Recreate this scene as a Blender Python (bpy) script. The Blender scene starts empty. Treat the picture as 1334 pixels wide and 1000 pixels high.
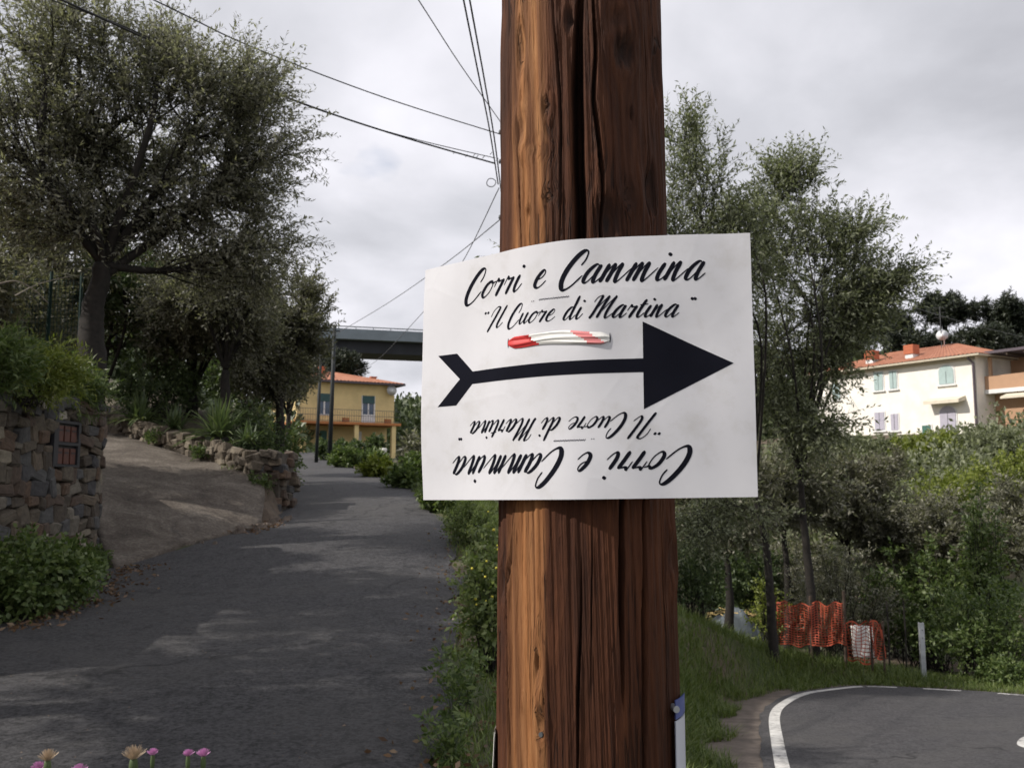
import bpy, bmesh, math, random
import numpy as np
from mathutils import Vector, Matrix
R = math.radians
random.seed(7); rs = np.random.RandomState(11)
sc = bpy.context.scene
COL = sc.collection

# ------------------------------------------------------------------ camera
CAMZ = 1.5
FPX = 1155.0
HZ = 625.0
PITCH = math.atan((HZ-500)/FPX)
cam = bpy.data.cameras.new('camera'); camo = bpy.data.objects.new('camera', cam); COL.objects.link(camo)
cam.sensor_width = 36; cam.lens = FPX/1334*36; cam.clip_start = .05; cam.clip_end = 3000
camo.location = (0, 0, CAMZ); camo.rotation_euler = (R(90)+PITCH, 0, 0)
cam.dof.use_dof = True; cam.dof.focus_distance = 1.35; cam.dof.aperture_fstop = 17
sc.camera = camo
sc.view_settings.view_transform = 'Standard'; sc.view_settings.look = 'None'
sc.cycles.max_bounces = 6; sc.cycles.diffuse_bounces = 4; sc.cycles.transmission_bounces = 4; sc.cycles.glossy_bounces = 2
sc.view_settings.exposure = 0.22; sc.view_settings.gamma = 1

# ------------------------------------------------------------------ sun and sky
SUN_AZ = -103      # degrees from the view direction, negative = left
SUN_EL = 40
sl = bpy.data.lights.new('sun', 'SUN'); sl.energy = 4.0; sl.angle = R(.6); sl.color = (1, .94, .86)
slo = bpy.data.objects.new('sun', sl); COL.objects.link(slo)
sd = Vector((math.sin(R(SUN_AZ))*math.cos(R(SUN_EL)), math.cos(R(SUN_AZ))*math.cos(R(SUN_EL)), math.sin(R(SUN_EL))))
slo.rotation_euler = sd.to_track_quat('Z', 'Y').to_euler()
w = bpy.data.worlds.new('World'); sc.world = w; w.use_nodes = True
nt = w.node_tree; nt.nodes.clear()
def N(nt, t, **k):
    n = nt.nodes.new(t)
    for a, b in k.items():
        if a.startswith('i_'):
            n.inputs[a[2:].replace('_', ' ')].default_value = b
        else: setattr(n, a, b)
    return n
def ramp(nt, stops, interp='LINEAR'):
    n = nt.nodes.new('ShaderNodeValToRGB'); e = n.color_ramp.elements
    n.color_ramp.interpolation = interp
    while len(e) < len(stops): e.new(.5)
    for el, (p, c) in zip(e, stops):
        el.position = p; el.color = (c[0], c[1], c[2], 1) if hasattr(c, '__len__') else (c, c, c, 1)
    return n
L = nt.links.new
sky = N(nt, 'ShaderNodeTexSky', sky_type='NISHITA', sun_disc=False)
sky.sun_elevation = R(SUN_EL); sky.sun_rotation = R(SUN_AZ)
bg1 = N(nt, 'ShaderNodeBackground'); bg1.inputs[1].default_value = .12; L(sky.outputs[0], bg1.inputs[0])
tc = N(nt, 'ShaderNodeTexCoord'); sep = N(nt, 'ShaderNodeSeparateXYZ'); L(tc.outputs['Generated'], sep.inputs[0])
za = N(nt, 'ShaderNodeMath', operation='ADD'); za.inputs[1].default_value = .28; L(sep.outputs[2], za.inputs[0])
zm = N(nt, 'ShaderNodeMath', operation='MAXIMUM'); zm.inputs[1].default_value = .12; L(za.outputs[0], zm.inputs[0])
dx = N(nt, 'ShaderNodeMath', operation='DIVIDE'); L(sep.outputs[0], dx.inputs[0]); L(zm.outputs[0], dx.inputs[1])
dy = N(nt, 'ShaderNodeMath', operation='DIVIDE'); L(sep.outputs[1], dy.inputs[0]); L(zm.outputs[0], dy.inputs[1])
cmb = N(nt, 'ShaderNodeCombineXYZ'); L(dx.outputs[0], cmb.inputs[0]); L(dy.outputs[0], cmb.inputs[1])
cn = N(nt, 'ShaderNodeTexNoise'); cn.inputs['Scale'].default_value = 1.35; cn.inputs['Detail'].default_value = 8; cn.inputs['Roughness'].default_value = .5; cn.inputs['Distortion'].default_value = .25
L(cmb.outputs[0], cn.inputs['Vector'])
cr = ramp(nt, [(.26, (.38, .385, .42)), (.43, (.57, .575, .62)), (.56, (.76, .755, .81)), (.72, (.98, .975, 1.0))])
L(cn.outputs[0], cr.inputs[0])
bg2 = N(nt, 'ShaderNodeBackground'); bg2.inputs[1].default_value = 1.04; L(cr.outputs[0], bg2.inputs[0])
cn2 = N(nt, 'ShaderNodeTexNoise'); cn2.inputs['Scale'].default_value = 2.1; cn2.inputs['Detail'].default_value = 5
mp = N(nt, 'ShaderNodeMapping'); mp.inputs['Location'].default_value = (4.3, 1.7, 0); L(cmb.outputs[0], mp.inputs[0]); L(mp.outputs[0], cn2.inputs['Vector'])
cr2 = ramp(nt, [(.22, .5), (.31, 1.0)]); L(cn2.outputs[0], cr2.inputs[0])
mx = N(nt, 'ShaderNodeMixShader'); L(cr2.outputs[0], mx.inputs[0]); L(bg1.outputs[0], mx.inputs[1]); L(bg2.outputs[0], mx.inputs[2])
wo = N(nt, 'ShaderNodeOutputWorld'); L(mx.outputs[0], wo.inputs[0])

# ------------------------------------------------------------------ pixel helpers
cp, sp_ = math.cos(PITCH), math.sin(PITCH)
def ray(px, py):
    u = (px-667)/FPX; v = (500-py)/FPX
    return Vector((u, cp-v*sp_, sp_+v*cp))
def P(px, py, Y):
    d = ray(px, py); t = Y/d.y
    return Vector((d.x*t, Y, d.z*t+CAMZ))
def P_len(px, py, Y): return P(px, py, Y)

# ------------------------------------------------------------------ materials
MATS = {}
def newmat(name):
    m = bpy.data.materials.new(name); m.use_nodes = True; MATS[name] = m
    nt = m.node_tree; b = nt.nodes['Principled BSDF']
    return m, nt, b
def coords(nt, scale=(1, 1, 1), kind='Object'):
    t = N(nt, 'ShaderNodeTexCoord'); mp = N(nt, 'ShaderNodeMapping'); mp.inputs['Scale'].default_value = scale
    nt.links.new(t.outputs[kind], mp.inputs[0]); return mp.outputs[0]
def noise(nt, vec, scale, detail=4, rough=.55, dist=0):
    n = N(nt, 'ShaderNodeTexNoise'); n.inputs['Scale'].default_value = scale; n.inputs['Detail'].default_value = detail
    n.inputs['Roughness'].default_value = rough; n.inputs['Distortion'].default_value = dist
    nt.links.new(vec, n.inputs['Vector']); return n.outputs[0]
def mixc(nt, fac, a, b, mode='MIX'):
    n = N(nt, 'ShaderNodeMix', data_type='RGBA', blend_type=mode)
    for s, v in ((n.inputs[0], fac), (n.inputs[6], a), (n.inputs[7], b)):
        if hasattr(v, 'is_linked'): nt.links.new(v, s)
        elif isinstance(v, (int, float)): s.default_value = v
        else: s.default_value = (v[0], v[1], v[2], 1)
    return n.outputs[2]
def bump(nt, b, h, strength=.3, dist=.01):
    n = N(nt, 'ShaderNodeBump'); n.inputs['Strength'].default_value = strength; n.inputs['Distance'].default_value = dist
    nt.links.new(h, n.inputs['Height']); nt.links.new(n.outputs[0], b.inputs['Normal'])
def simple(name, col, rough=.7, var=.25, scale=6, metal=0, bmp=0):
    m, nt, b = newmat(name)
    v = coords(nt); n = noise(nt, v, scale, 5)
    r = ramp(nt, [(.3, [c*(1-var) for c in col]), (.7, [min(1, c*(1+var)) for c in col])]); nt.links.new(n, r.inputs[0])
    nt.links.new(r.outputs[0], b.inputs['Base Color']); b.inputs['Roughness'].default_value = rough; b.inputs['Metallic'].default_value = metal
    if bmp: bump(nt, b, n, bmp)
    return m
def leafmat(name, stops, trans=.3, rough=.5, tcol=None, clump=.35):
    m, nt, b = newmat(name)
    g = N(nt, 'ShaderNodeNewGeometry')
    r = ramp(nt, stops); 
    v = coords(nt); n = noise(nt, v, .9, 3)
    mx = N(nt, 'ShaderNodeMix', data_type='FLOAT'); mx.inputs[0].default_value = clump
    nt.links.new(g.outputs['Random Per Island'], mx.inputs[2]); nt.links.new(n, mx.inputs[3])
    nt.links.new(mx.outputs[0], r.inputs[0])
    nt.links.new(r.outputs[0], b.inputs['Base Color']); b.inputs['Roughness'].default_value = rough
    t = N(nt, 'ShaderNodeBsdfTranslucent')
    nt.links.new(mixc(nt, 1.0, r.outputs[0], tcol or (1, 1.1, .6), 'MULTIPLY'), t.inputs[0])
    ms = N(nt, 'ShaderNodeMixShader'); ms.inputs[0].default_value = trans
    nt.links.new(b.outputs[0], ms.inputs[1]); nt.links.new(t.outputs[0], ms.inputs[2])
    nt.links.new(ms.outputs[0], nt.nodes['Material Output'].inputs[0])
    return m

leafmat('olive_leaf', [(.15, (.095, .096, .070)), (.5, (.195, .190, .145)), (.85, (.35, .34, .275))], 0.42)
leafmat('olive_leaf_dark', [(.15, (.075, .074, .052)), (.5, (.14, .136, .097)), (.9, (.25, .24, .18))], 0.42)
leafmat('olive_leaf_pale', [(.15, (.085, .098, .050)), (.5, (.165, .182, .108)), (.85, (.30, .32, .21))], 0.36)
leafmat('green_leaf', [(.15, (.045, .075, .020)), (.5, (.095, .140, .040)), (.9, (.19, .23, .085))], 0.36)
leafmat('verge_leaf', [(.15, (.07, .10, .032)), (.5, (.14, .185, .06)), (.9, (.26, .29, .12))], .4)
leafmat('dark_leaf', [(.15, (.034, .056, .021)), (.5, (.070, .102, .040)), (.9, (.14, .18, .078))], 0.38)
leafmat('lime_leaf', [(.15, (.095, .125, .020)), (.5, (.17, .205, .036)), (.9, (.28, .30, .075))], 0.38)
leafmat('pine_leaf', [(.15, (.011, .017, .010)), (.5, (.024, .033, .017)), (.9, (.048, .058, .028))], .1)
leafmat('wood_mass', [(.15, (.032, .048, .020)), (.5, (.065, .090, .038)), (.9, (.12, .145, .065))], 0.2)
leafmat('grass_blade', [(.1, (.055, .085, .018)), (.5, (.11, .155, .034)), (.8, (.17, .205, .06)), (.97, (.30, .26, .13))], 0.38)
leafmat('strap_leaf', [(.15, (.06, .09, .04)), (.6, (.12, .165, .07)), (.95, (.26, .30, .15))], .25)
leafmat('brown_leaf', [(.15, (.06, .03, .015)), (.6, (.14, .08, .04)), (.95, (.26, .19, .11))], .1)
simple('bark_dark', (.015, .012, .0095), .9, .45, 14, bmp=.6)
simple('bark_grey', (.075, .065, .052), .9, .4, 14, bmp=.6)
simple('cable_black', (.02, .02, .022), .6, .2)
simple('cable_grey', (.10, .10, .11), .6, .2)
PB_print_black = simple('print_black', (.007, .0075, .013), .9, .1, 30)
PB_print_thin = simple('print_thin', (.06, .06, .075), .6, .1, 30)
simple('tape_red', (.58, .03, .03), .6, .15, 30)
simple('tape_pink', (.62, .20, .20), .4, .15, 30)
simple('tape_white', (.70, .69, .66), .6, .08, 30)
simple('stem_green', (.06, .09, .03), .7, .3)
simple('petal_pink', (.58, .28, .50), .7, .25, 60)
simple('petal_tan', (.48, .38, .27), .9, .3, 60)
simple('petal_yellow', (.55, .48, .05), .7, .2, 40)
simple('net_orange', (.38, .07, .032), .75, .25, 3)
simple('post_wood', (.06, .042, .03), .9, .35, 12, bmp=.4)
simple('post_metal', (.42, .44, .47), .45, .15, 8, metal=.6)
simple('far_pole_wood', (.085, .05, .032), .9, .35, 9)
simple('pole_green_black', (.010, .014, .016), .7, .3)
simple('board_white', (.72, .70, .66), .7, .12, 3)
simple('tarp_pale', (.075, .09, .10), .6, .3, 4)
simple('straw', (.45, .33, .14), .9, .3, 9)
simple('mail_dark', (.022, .022, .026), .6, .3)
simple('mail_brown', (.085, .026, .016), .55, .3, 9)
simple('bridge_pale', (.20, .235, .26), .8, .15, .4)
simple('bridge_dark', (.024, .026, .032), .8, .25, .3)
simple('bridge_rail', (.36, .38, .40), .6, .15, 1)
simple('yellow_wall', (.68, .53, .26), .9, .13, .9)
simple('terracotta_slab', (.44, .17, .06), .85, .15, 2)
simple('white_wall', (.80, .765, .70), .9, .10, .9)
simple('tan_wall', (.44, .27, .17), .9, .08, .8)
simple('white_trim', (.68, .68, .67), .7, .06, 3)
simple('beige_eave', (.52, .46, .36), .85, .08, 2)
simple('shutter_aqua', (.36, .46, .45), .65, .08, 4)
simple('shutter_lilac', (.40, .38, .45), .65, .08, 4)
simple('shutter_green', (.025, .075, .075), .6, .15, 4)
simple('shutter_teal', (.045, .13, .10), .65, .15, 4)
simple('awning_cream', (.62, .56, .45), .8, .08, 3)
simple('pipe_dark', (.09, .07, .085), .5, .15, 4)
simple('dish_white', (.72, .73, .74), .5, .05, 4)
simple('iron_grey', (.07, .075, .08), .6, .2, 8)
simple('mortar', (.075, .062, .048), .95, .35, 9, bmp=.5)
m, nt_, b = newmat('paint_white')
v_ = coords(nt_); w1 = noise(nt_, v_, 9, 7, .75, .4); w2 = noise(nt_, v_, 1.3, 4)
wr_ = ramp(nt_, [(.40, (.10, .097, .098)), (.47, (.42, .41, .39)), (.60, (.60, .59, .56))]); nt_.links.new(mixc(nt_, .35, w1, w2), wr_.inputs[0]); nt_.links.new(wr_.outputs[0], b.inputs['Base Color']); b.inputs['Roughness'].default_value = .75
simple('green_net', (.010, .040, .034), .8, .25, 6)
simple('pale_twig', (.26, .23, .19), .9, .25, 10)
simple('chimney_brick', (.42, .13, .065), .9, .15, 6)
m, n_, b = newmat('window_glass'); b.inputs['Base Color'].default_value = (.05, .08, .13, 1); b.inputs['Roughness'].default_value = .08
m, n_, b = newmat('tag_white'); b.inputs['Base Color'].default_value = (.55, .58, .66, 1); b.inputs['Roughness'].default_value = .35
simple('tag_blue', (.07, .10, .30), .35, .15, 40)

for q_ in (PB_print_black, PB_print_thin):
    b_ = q_.node_tree.nodes['Principled BSDF']; b_.inputs['Roughness'].default_value = .9; b_.inputs['Specular IOR Level'].default_value = .08
def roofmat():
    m, nt, b = newmat('roof_tiles')
    v = coords(nt); n = noise(nt, v, 1.6, 5, .65); n2 = noise(nt, v, 9, 3)
    r = ramp(nt, [(.25, (.20, .075, .042)), (.5, (.32, .130, .075)), (.75, (.42, .22, .145))]); nt.links.new(mixc(nt, .5, n, n2), r.inputs[0])
    nt.links.new(r.outputs[0], b.inputs['Base Color']); b.inputs['Roughness'].default_value = .9
roofmat()
def stonemat(name, stops):
    m, nt, b = newmat(name)
    oi = N(nt, 'ShaderNodeObjectInfo'); r = ramp(nt, stops, 'CONSTANT'); nt.links.new(oi.outputs['Random'], r.inputs[0])
    v = coords(nt, kind='Generated'); 
    va = N(nt, 'ShaderNodeVectorMath', operation='ADD'); nt.links.new(v, va.inputs[0])
    cx = N(nt, 'ShaderNodeCombineXYZ'); ml = N(nt, 'ShaderNodeMath', operation='MULTIPLY'); ml.inputs[1].default_value = 50
    nt.links.new(oi.outputs['Random'], ml.inputs[0]); nt.links.new(ml.outputs[0], cx.inputs[0]); nt.links.new(cx.outputs[0], va.inputs[1])
    n = noise(nt, va.outputs[0], 3.5, 6, .65); rr = ramp(nt, [(.25, .45), (.75, 1.35)]); nt.links.new(n, rr.inputs[0])
    nt.links.new(mixc(nt, 1, r.outputs[0], rr.outputs[0], 'MULTIPLY'), b.inputs['Base Color'])
    b.inputs['Roughness'].default_value = .92; bump(nt, b, n, .7, .03)
stonemat('wall_stone', [(0, (.10, .082, .060)), (.16, (.070, .056, .042)), (.32, (.125, .098, .070)), (.46, (.088, .062, .046)), (.6, (.080, .078, .076)), (.74, (.15, .132, .105)), (.82, (.11, .072, .048)), (.88, (.060, .058, .060)), (.93, (.22, .19, .14)), (.97, (.30, .27, .22))])
stonemat('low_stone', [(0, (.115, .092, .066)), (.3, (.15, .122, .09)), (.55, (.085, .068, .05)), (.8, (.19, .16, .12))])

def asphalt(name, dark, light, dust):
    m, nt, b = newmat(name)
    v = coords(nt); big = noise(nt, v, .35, 5, .6, .4); fine = noise(nt, v, 26, 6, .9); mid = noise(nt, v, 6, 5, .65)
    vo = N(nt, 'ShaderNodeTexVoronoi'); vo.inputs['Scale'].default_value = 46; nt.links.new(v, vo.inputs['Vector'])
    sp = ramp(nt, [(.0, 1), (.12, 1), (.2, 0)]); nt.links.new(vo.outputs['Distance'], sp.inputs[0])
    pick = ramp(nt, [(.66, 0), (.74, .8)]); nt.links.new(vo.outputs['Color'], pick.inputs[0])
    r = ramp(nt, [(.43, dark), (.55, light)]); nt.links.new(mixc(nt, .18, fine, mid), r.inputs[0])
    d = ramp(nt, [(.47, 0), (.72, .55)]); nt.links.new(big, d.inputs[0])
    c = mixc(nt, d.outputs[0], r.outputs[0], dust)
    c = mixc(nt, mixc(nt, 1, sp.outputs[0], pick.outputs[0], 'MULTIPLY'), c, (.15, .145, .14))
    # tar-filled cracks
    vc = N(nt, 'ShaderNodeTexVoronoi', feature='DISTANCE_TO_EDGE'); vc.inputs['Scale'].default_value = .33
    wv = N(nt, 'ShaderNodeVectorMath', operation='ADD'); nt.links.new(v, wv.inputs[0])
    wn = N(nt, 'ShaderNodeTexNoise'); wn.inputs['Scale'].default_value = 1.7; wn.inputs['Detail'].default_value = 6; nt.links.new(v, wn.inputs['Vector'])
    nt.links.new(wn.outputs[1], wv.inputs[1]); nt.links.new(wv.outputs[0], vc.inputs['Vector'])
    ck = ramp(nt, [(.0, 1), (.006, .8), (.012, 0)]); nt.links.new(vc.outputs[0], ck.inputs[0])
    ckm = ramp(nt, [(.5, 0), (.56, .75)]); nt.links.new(big, ckm.inputs[0])
    c = mixc(nt, mixc(nt, 1, ck.outputs[0], ckm.outputs[0], 'MULTIPLY'), c, [x*.4 for x in dark])
    nt.links.new(c, b.inputs['Base Color']); b.inputs['Roughness'].default_value = .82
    bump(nt, b, mixc(nt, .25, fine, mid), 1.0, .045)
asphalt('asphalt_old', (.0065, .0063, .0072), (.082, .079, .083), (.085, .080, .075))
asphalt('asphalt_lower', (.026, .025, .028), (.092, .088, .092), (.115, .108, .102))
def concrete():
    m, nt, b = newmat('concrete_ramp')
    v = coords(nt); n1 = noise(nt, v, 1.1, 7, .7, 1.0); n2 = noise(nt, v, 22, 5, .75)
    vs = coords(nt, (.35, 1.5, 1)); n3 = noise(nt, vs, 1.7, 6, .7, .8)
    r = ramp(nt, [(.38, (.028, .021, .016)), (.47, (.074, .059, .046)), (.54, (.118, .099, .080)), (.63, (.21, .184, .154))]); nt.links.new(mixc(nt, .42, mixc(nt, .22, n1, n3), n2), r.inputs[0])
    vc = N(nt, 'ShaderNodeTexVoronoi', feature='DISTANCE_TO_EDGE'); vc.inputs['Scale'].default_value = .5
    wv = N(nt, 'ShaderNodeVectorMath', operation='ADD'); nt.links.new(v, wv.inputs[0]); wn = N(nt, 'ShaderNodeTexNoise'); wn.inputs['Scale'].default_value = 1.4; wn.inputs['Detail'].default_value = 6; nt.links.new(v, wn.inputs['Vector'])
    nt.links.new(wn.outputs[1], wv.inputs[1]); nt.links.new(wv.outputs[0], vc.inputs['Vector']); ck = ramp(nt, [(0, .7), (.006, .4), (.012, 0)]); nt.links.new(vc.outputs[0], ck.inputs[0]); cm_ = ramp(nt, [(.5, 0), (.58, 1)]); nt.links.new(noise(nt, v, .45, 3), cm_.inputs[0])
    c = mixc(nt, mixc(nt, 1, ck.outputs[0], cm_.outputs[0], 'MULTIPLY'), r.outputs[0], (.035, .03, .026))
    nt.links.new(c, b.inputs['Base Color']); b.inputs['Roughness'].default_value = .92; bump(nt, b, mixc(nt, .5, n2, n1), .8, .03)
concrete()
def groundmat():
    m, nt, b = newmat('ground_soil')
    v = coords(nt); n1 = noise(nt, v, .25, 5, .6); n2 = noise(nt, v, 5, 6, .7)
    soil = ramp(nt, [(.3, (.055, .040, .028)), (.7, (.135, .10, .07))]); nt.links.new(n2, soil.inputs[0])
    gr = ramp(nt, [(.3, (.028, .042, .014)), (.7, (.075, .095, .030))]); nt.links.new(n2, gr.inputs[0])
    f = ramp(nt, [(.42, 0), (.58, 1)]); nt.links.new(n1, f.inputs[0])
    nt.links.new(mixc(nt, f.outputs[0], soil.outputs[0], gr.outputs[0]), b.inputs['Base Color'])
    b.inputs['Roughness'].default_value = .95; bump(nt, b, n2, .8, .05)
groundmat()
simple('shoulder_dirt', (.125, .10, .082), .95, .35, 4, bmp=.7)
simple('red_soil', (.15, .075, .045), .95, .4, 3, bmp=.6)
def papermat():
    m, nt, b = newmat('paper_white')
    b.inputs['Base Color'].default_value = (.76, .757, .795, 1); b.inputs['Roughness'].default_value = .6
    v = coords(nt); d1 = noise(nt, v, 16, 6, .7); dr = ramp(nt, [(.30, (.66, .65, .66)), (.48, (.755, .752, .79)), (.7, (.785, .782, .82))]); nt.links.new(d1, dr.inputs[0]); nt.links.new(dr.outputs[0], b.inputs['Base Color'])
    vc = N(nt, 'ShaderNodeTexVoronoi', feature='DISTANCE_TO_EDGE'); vc.inputs['Scale'].default_value = 7; nt.links.new(v, vc.inputs['Vector'])
    cr_ = ramp(nt, [(0, 1), (.03, 0)]); nt.links.new(vc.outputs[0], cr_.inputs[0]); bump(nt, b, mixc(nt, .25, noise(nt, v, 22, 3, .5), cr_.outputs[0]), .13, .003)
    t = N(nt, 'ShaderNodeBsdfTranslucent'); t.inputs[0].default_value = (.8, .78, .74, 1)
    ms = N(nt, 'ShaderNodeMixShader'); ms.inputs[0].default_value = .22
    nt.links.new(b.outputs[0], ms.inputs[1]); nt.links.new(t.outputs[0], ms.inputs[2]); nt.links.new(ms.outputs[0], nt.nodes['Material Output'].inputs[0])
papermat()
def polemat():
    m, nt, b = newmat('pole_wood')
    tcw = N(nt, 'ShaderNodeTexCoord'); aw = N(nt, 'ShaderNodeAttribute', attribute_name='warp'); cw = N(nt, 'ShaderNodeCombineXYZ'); nt.links.new(aw.outputs['Fac'], cw.inputs[0])
    adw = N(nt, 'ShaderNodeVectorMath', operation='ADD'); nt.links.new(tcw.outputs['Object'], adw.inputs[0]); nt.links.new(cw.outputs[0], adw.inputs[1])
    mpw = N(nt, 'ShaderNodeMapping'); mpw.inputs['Scale'].default_value = (1, 1, .075); nt.links.new(adw.outputs[0], mpw.inputs[0]); v = mpw.outputs[0]; g1 = noise(nt, v, 42, 7, .75, .9); g2 = noise(nt, v, 170, 5, .75, .3)
    v2 = coords(nt, (1, 1, .35)); blot = noise(nt, v2, 9, 5, .6, .5)
    r = ramp(nt, [(.26, (.015, .0055, .0033)), (.42, (.050, .0168, .0078)), (.58, (.088, .0310, .0130)), (.8, (.160, .068, .030))])
    nt.links.new(mixc(nt, .4, g1, g2), r.inputs[0])
    bl = ramp(nt, [(.3, .5), (.65, 1.3)]); nt.links.new(blot, bl.inputs[0])
    at = N(nt, 'ShaderNodeAttribute', attribute_name='stain_groove')
    c = mixc(nt, 1, r.outputs[0], bl.outputs[0], 'MULTIPLY')
    c = mixc(nt, at.outputs['Fac'], c, (.020, .012, .010))
    at2 = N(nt, 'ShaderNodeAttribute', attribute_name='sun_strip')
    sun_strip = ramp(nt, [(.3, (.12, .042, .014)), (.46, (.33, .140, .050)), (.70, (.50, .265, .115))]); nt.links.new(mixc(nt, .4, g1, g2), sun_strip.inputs[0])  # brighter ramp: sunlight on the pole's left side painted into the wood
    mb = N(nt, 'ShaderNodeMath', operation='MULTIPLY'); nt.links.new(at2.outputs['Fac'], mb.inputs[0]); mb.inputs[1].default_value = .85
    c = mixc(nt, mb.outputs[0], c, sun_strip.outputs[0])
    hv = N(nt, 'ShaderNodeMapping'); hv.inputs['Scale'].default_value = (1, 1, .03); nt.links.new(adw.outputs[0], hv.inputs[0])
    hn = noise(nt, hv.outputs[0], 62, 3, .6, .5); hl = ramp(nt, [(.482, 0), (.497, 1), (.503, 1), (.518, 0)]); nt.links.new(hn, hl.inputs[0])
    hm_ = ramp(nt, [(.48, 0), (.60, .7)]); nt.links.new(noise(nt, v2, 14, 4), hm_.inputs[0]); hair = mixc(nt, 1, hl.outputs[0], hm_.outputs[0], 'MULTIPLY')
    c = mixc(nt, hair, c, (.008, .004, .003))
    nt.links.new(c, b.inputs['Base Color']); b.inputs['Roughness'].default_value = .8; b.inputs['Specular IOR Level'].default_value = .25
    bump(nt, b, mixc(nt, hair, mixc(nt, .5, g1, g2), (0, 0, 0)), .9, .007)
polemat()

# ------------------------------------------------------------------ mesh helpers
def wloc(o):
    v = Vector((0, 0, 0))
    while o: v += o.location; o = o.parent
    return v
def link(name, me, mat=None, parent=None, smooth=False):
    o = bpy.data.objects.new(name, me); COL.objects.link(o)
    if mat: me.materials.append(MATS[mat])
    if parent: o.parent = parent
    if smooth and me is not None:
        me.polygons.foreach_set('use_smooth', [True]*len(me.polygons))
    return o
def tag(o, label=None, cat=None, group=None, kind=None):
    if label: o['label'] = label
    if cat: o['category'] = cat
    if group: o['group'] = group
    if kind: o['kind'] = kind
    return o
def thing(name, label, cat, loc, group=None):
    o = bpy.data.objects.new(name, None); COL.objects.link(o); o.location = loc; o.empty_display_size = .2
    return tag(o, label, cat, group)
def dup(root, loc, rz=0, scale=1, label=None, group=None):
    r = root.copy(); COL.objects.link(r); r.location = loc; r.rotation_euler = (0, 0, rz)
    r.scale = (scale,)*3 if not hasattr(scale, '__len__') else scale
    if label: r['label'] = label
    if group: r['group'] = group
    for ch in list(root.children):
        c = ch.copy(); COL.objects.link(c); c.parent = r
        for g in ch.children:
            d = g.copy(); COL.objects.link(d); d.parent = c
    return r
class MB:
    def __init__(s): s.v = []; s.f = []
    def add(s, vs, fs):
        k = len(s.v); s.v += [tuple(p) for p in vs]; s.f += [tuple(i+k for i in f) for f in fs]
    def box(s, x0, x1, y0, y1, z0, z1): s.hexa([(x0, y0, z0), (x1, y0, z0), (x1, y1, z0), (x0, y1, z0), (x0, y0, z1), (x1, y0, z1), (x1, y1, z1), (x0, y1, z1)])
    def hexa(s, c): s.add(c, [(0, 3, 2, 1), (4, 5, 6, 7), (0, 1, 5, 4), (1, 2, 6, 5), (2, 3, 7, 6), (3, 0, 4, 7)])
    def fbox(s, F, u0, u1, w0, w1, z0, z1):
        s.hexa([F(u0, w0, z0), F(u1, w0, z0), F(u1, w1, z0), F(u0, w1, z0), F(u0, w0, z1), F(u1, w0, z1), F(u1, w1, z1), F(u0, w1, z1)])
    def tube(s, path, rad, n=6, cap=True):
        path = [Vector(p) for p in path]
        if not hasattr(rad, '__len__'): rad = [rad]*len(path)
        rings = []; up = None
        for i, p in enumerate(path):
            a = path[max(i-1, 0)]; c = path[min(i+1, len(path)-1)]; t = (c-a)
            if t.length < 1e-9: t = Vector((0, 0, 1))
            t.normalize()
            if up is None: up = t.orthogonal()
            up = (up - t*up.dot(t));
            if up.length < 1e-6: up = t.orthogonal()
            up.normalize(); q = t.cross(up)
            rings.append([p + (up*math.cos(2*math.pi*k/n)+q*math.sin(2*math.pi*k/n))*rad[i] for k in range(n)])
        vs = [v for r in rings for v in r]; fs = []
        for i in range(len(path)-1):
            for k in range(n):
                fs.append((i*n+k, i*n+(k+1) % n, (i+1)*n+(k+1) % n, (i+1)*n+k))
        if cap: fs.append(tuple(range(n))[::-1]); fs.append(tuple((len(path)-1)*n+k for k in range(n)))
        s.add(vs, fs)
    def grid(s, rows):
        m = len(rows[0]); vs = [p for r in rows for p in r]
        s.add(vs, [(i*m+j, i*m+j+1, (i+1)*m+j+1, (i+1)*m+j) for i in range(len(rows)-1) for j in range(m-1)])
    def build(s, name, mat, parent=None, smooth=False, world=True):
        off = wloc(parent) if (parent and world) else Vector((0, 0, 0))
        me = bpy.data.meshes.new(name); me.from_pydata([(a-off.x, b-off.y, c-off.z) for a, b, c in s.v], [], s.f); me.update()
        return link(name, me, mat, parent, smooth)
def quads_mesh(name, V):      # V: (n,4,3) loose quads
    n = len(V); me = bpy.data.meshes.new(name)
    me.vertices.add(n*4); me.vertices.foreach_set('co', np.ascontiguousarray(V, dtype=np.float32).ravel())
    me.loops.add(n*4); me.loops.foreach_set('vertex_index', np.arange(n*4, dtype=np.int32))
    me.polygons.add(n); me.polygons.foreach_set('loop_start', np.arange(0, n*4, 4, dtype=np.int32))
    me.update(calc_edges=True); return me
def catmull(pts, n=8, closed=False):
    pts = [np.array(p, float) for p in pts]; out = []
    for i in range(len(pts)-1):
        p0 = pts[max(i-1, 0)]; p1 = pts[i]; p2 = pts[i+1]; p3 = pts[min(i+2, len(pts)-1)]
        for k in range(n):
            t = k/n; out.append(.5*((2*p1)+(-p0+p2)*t+(2*p0-5*p1+4*p2-p3)*t*t+(-p0+3*p1-3*p2+p3)*t**3))
    out.append(pts[-1]); return out
def unit(a): return a/np.maximum(np.linalg.norm(a, axis=-1, keepdims=True), 1e-9)

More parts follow.
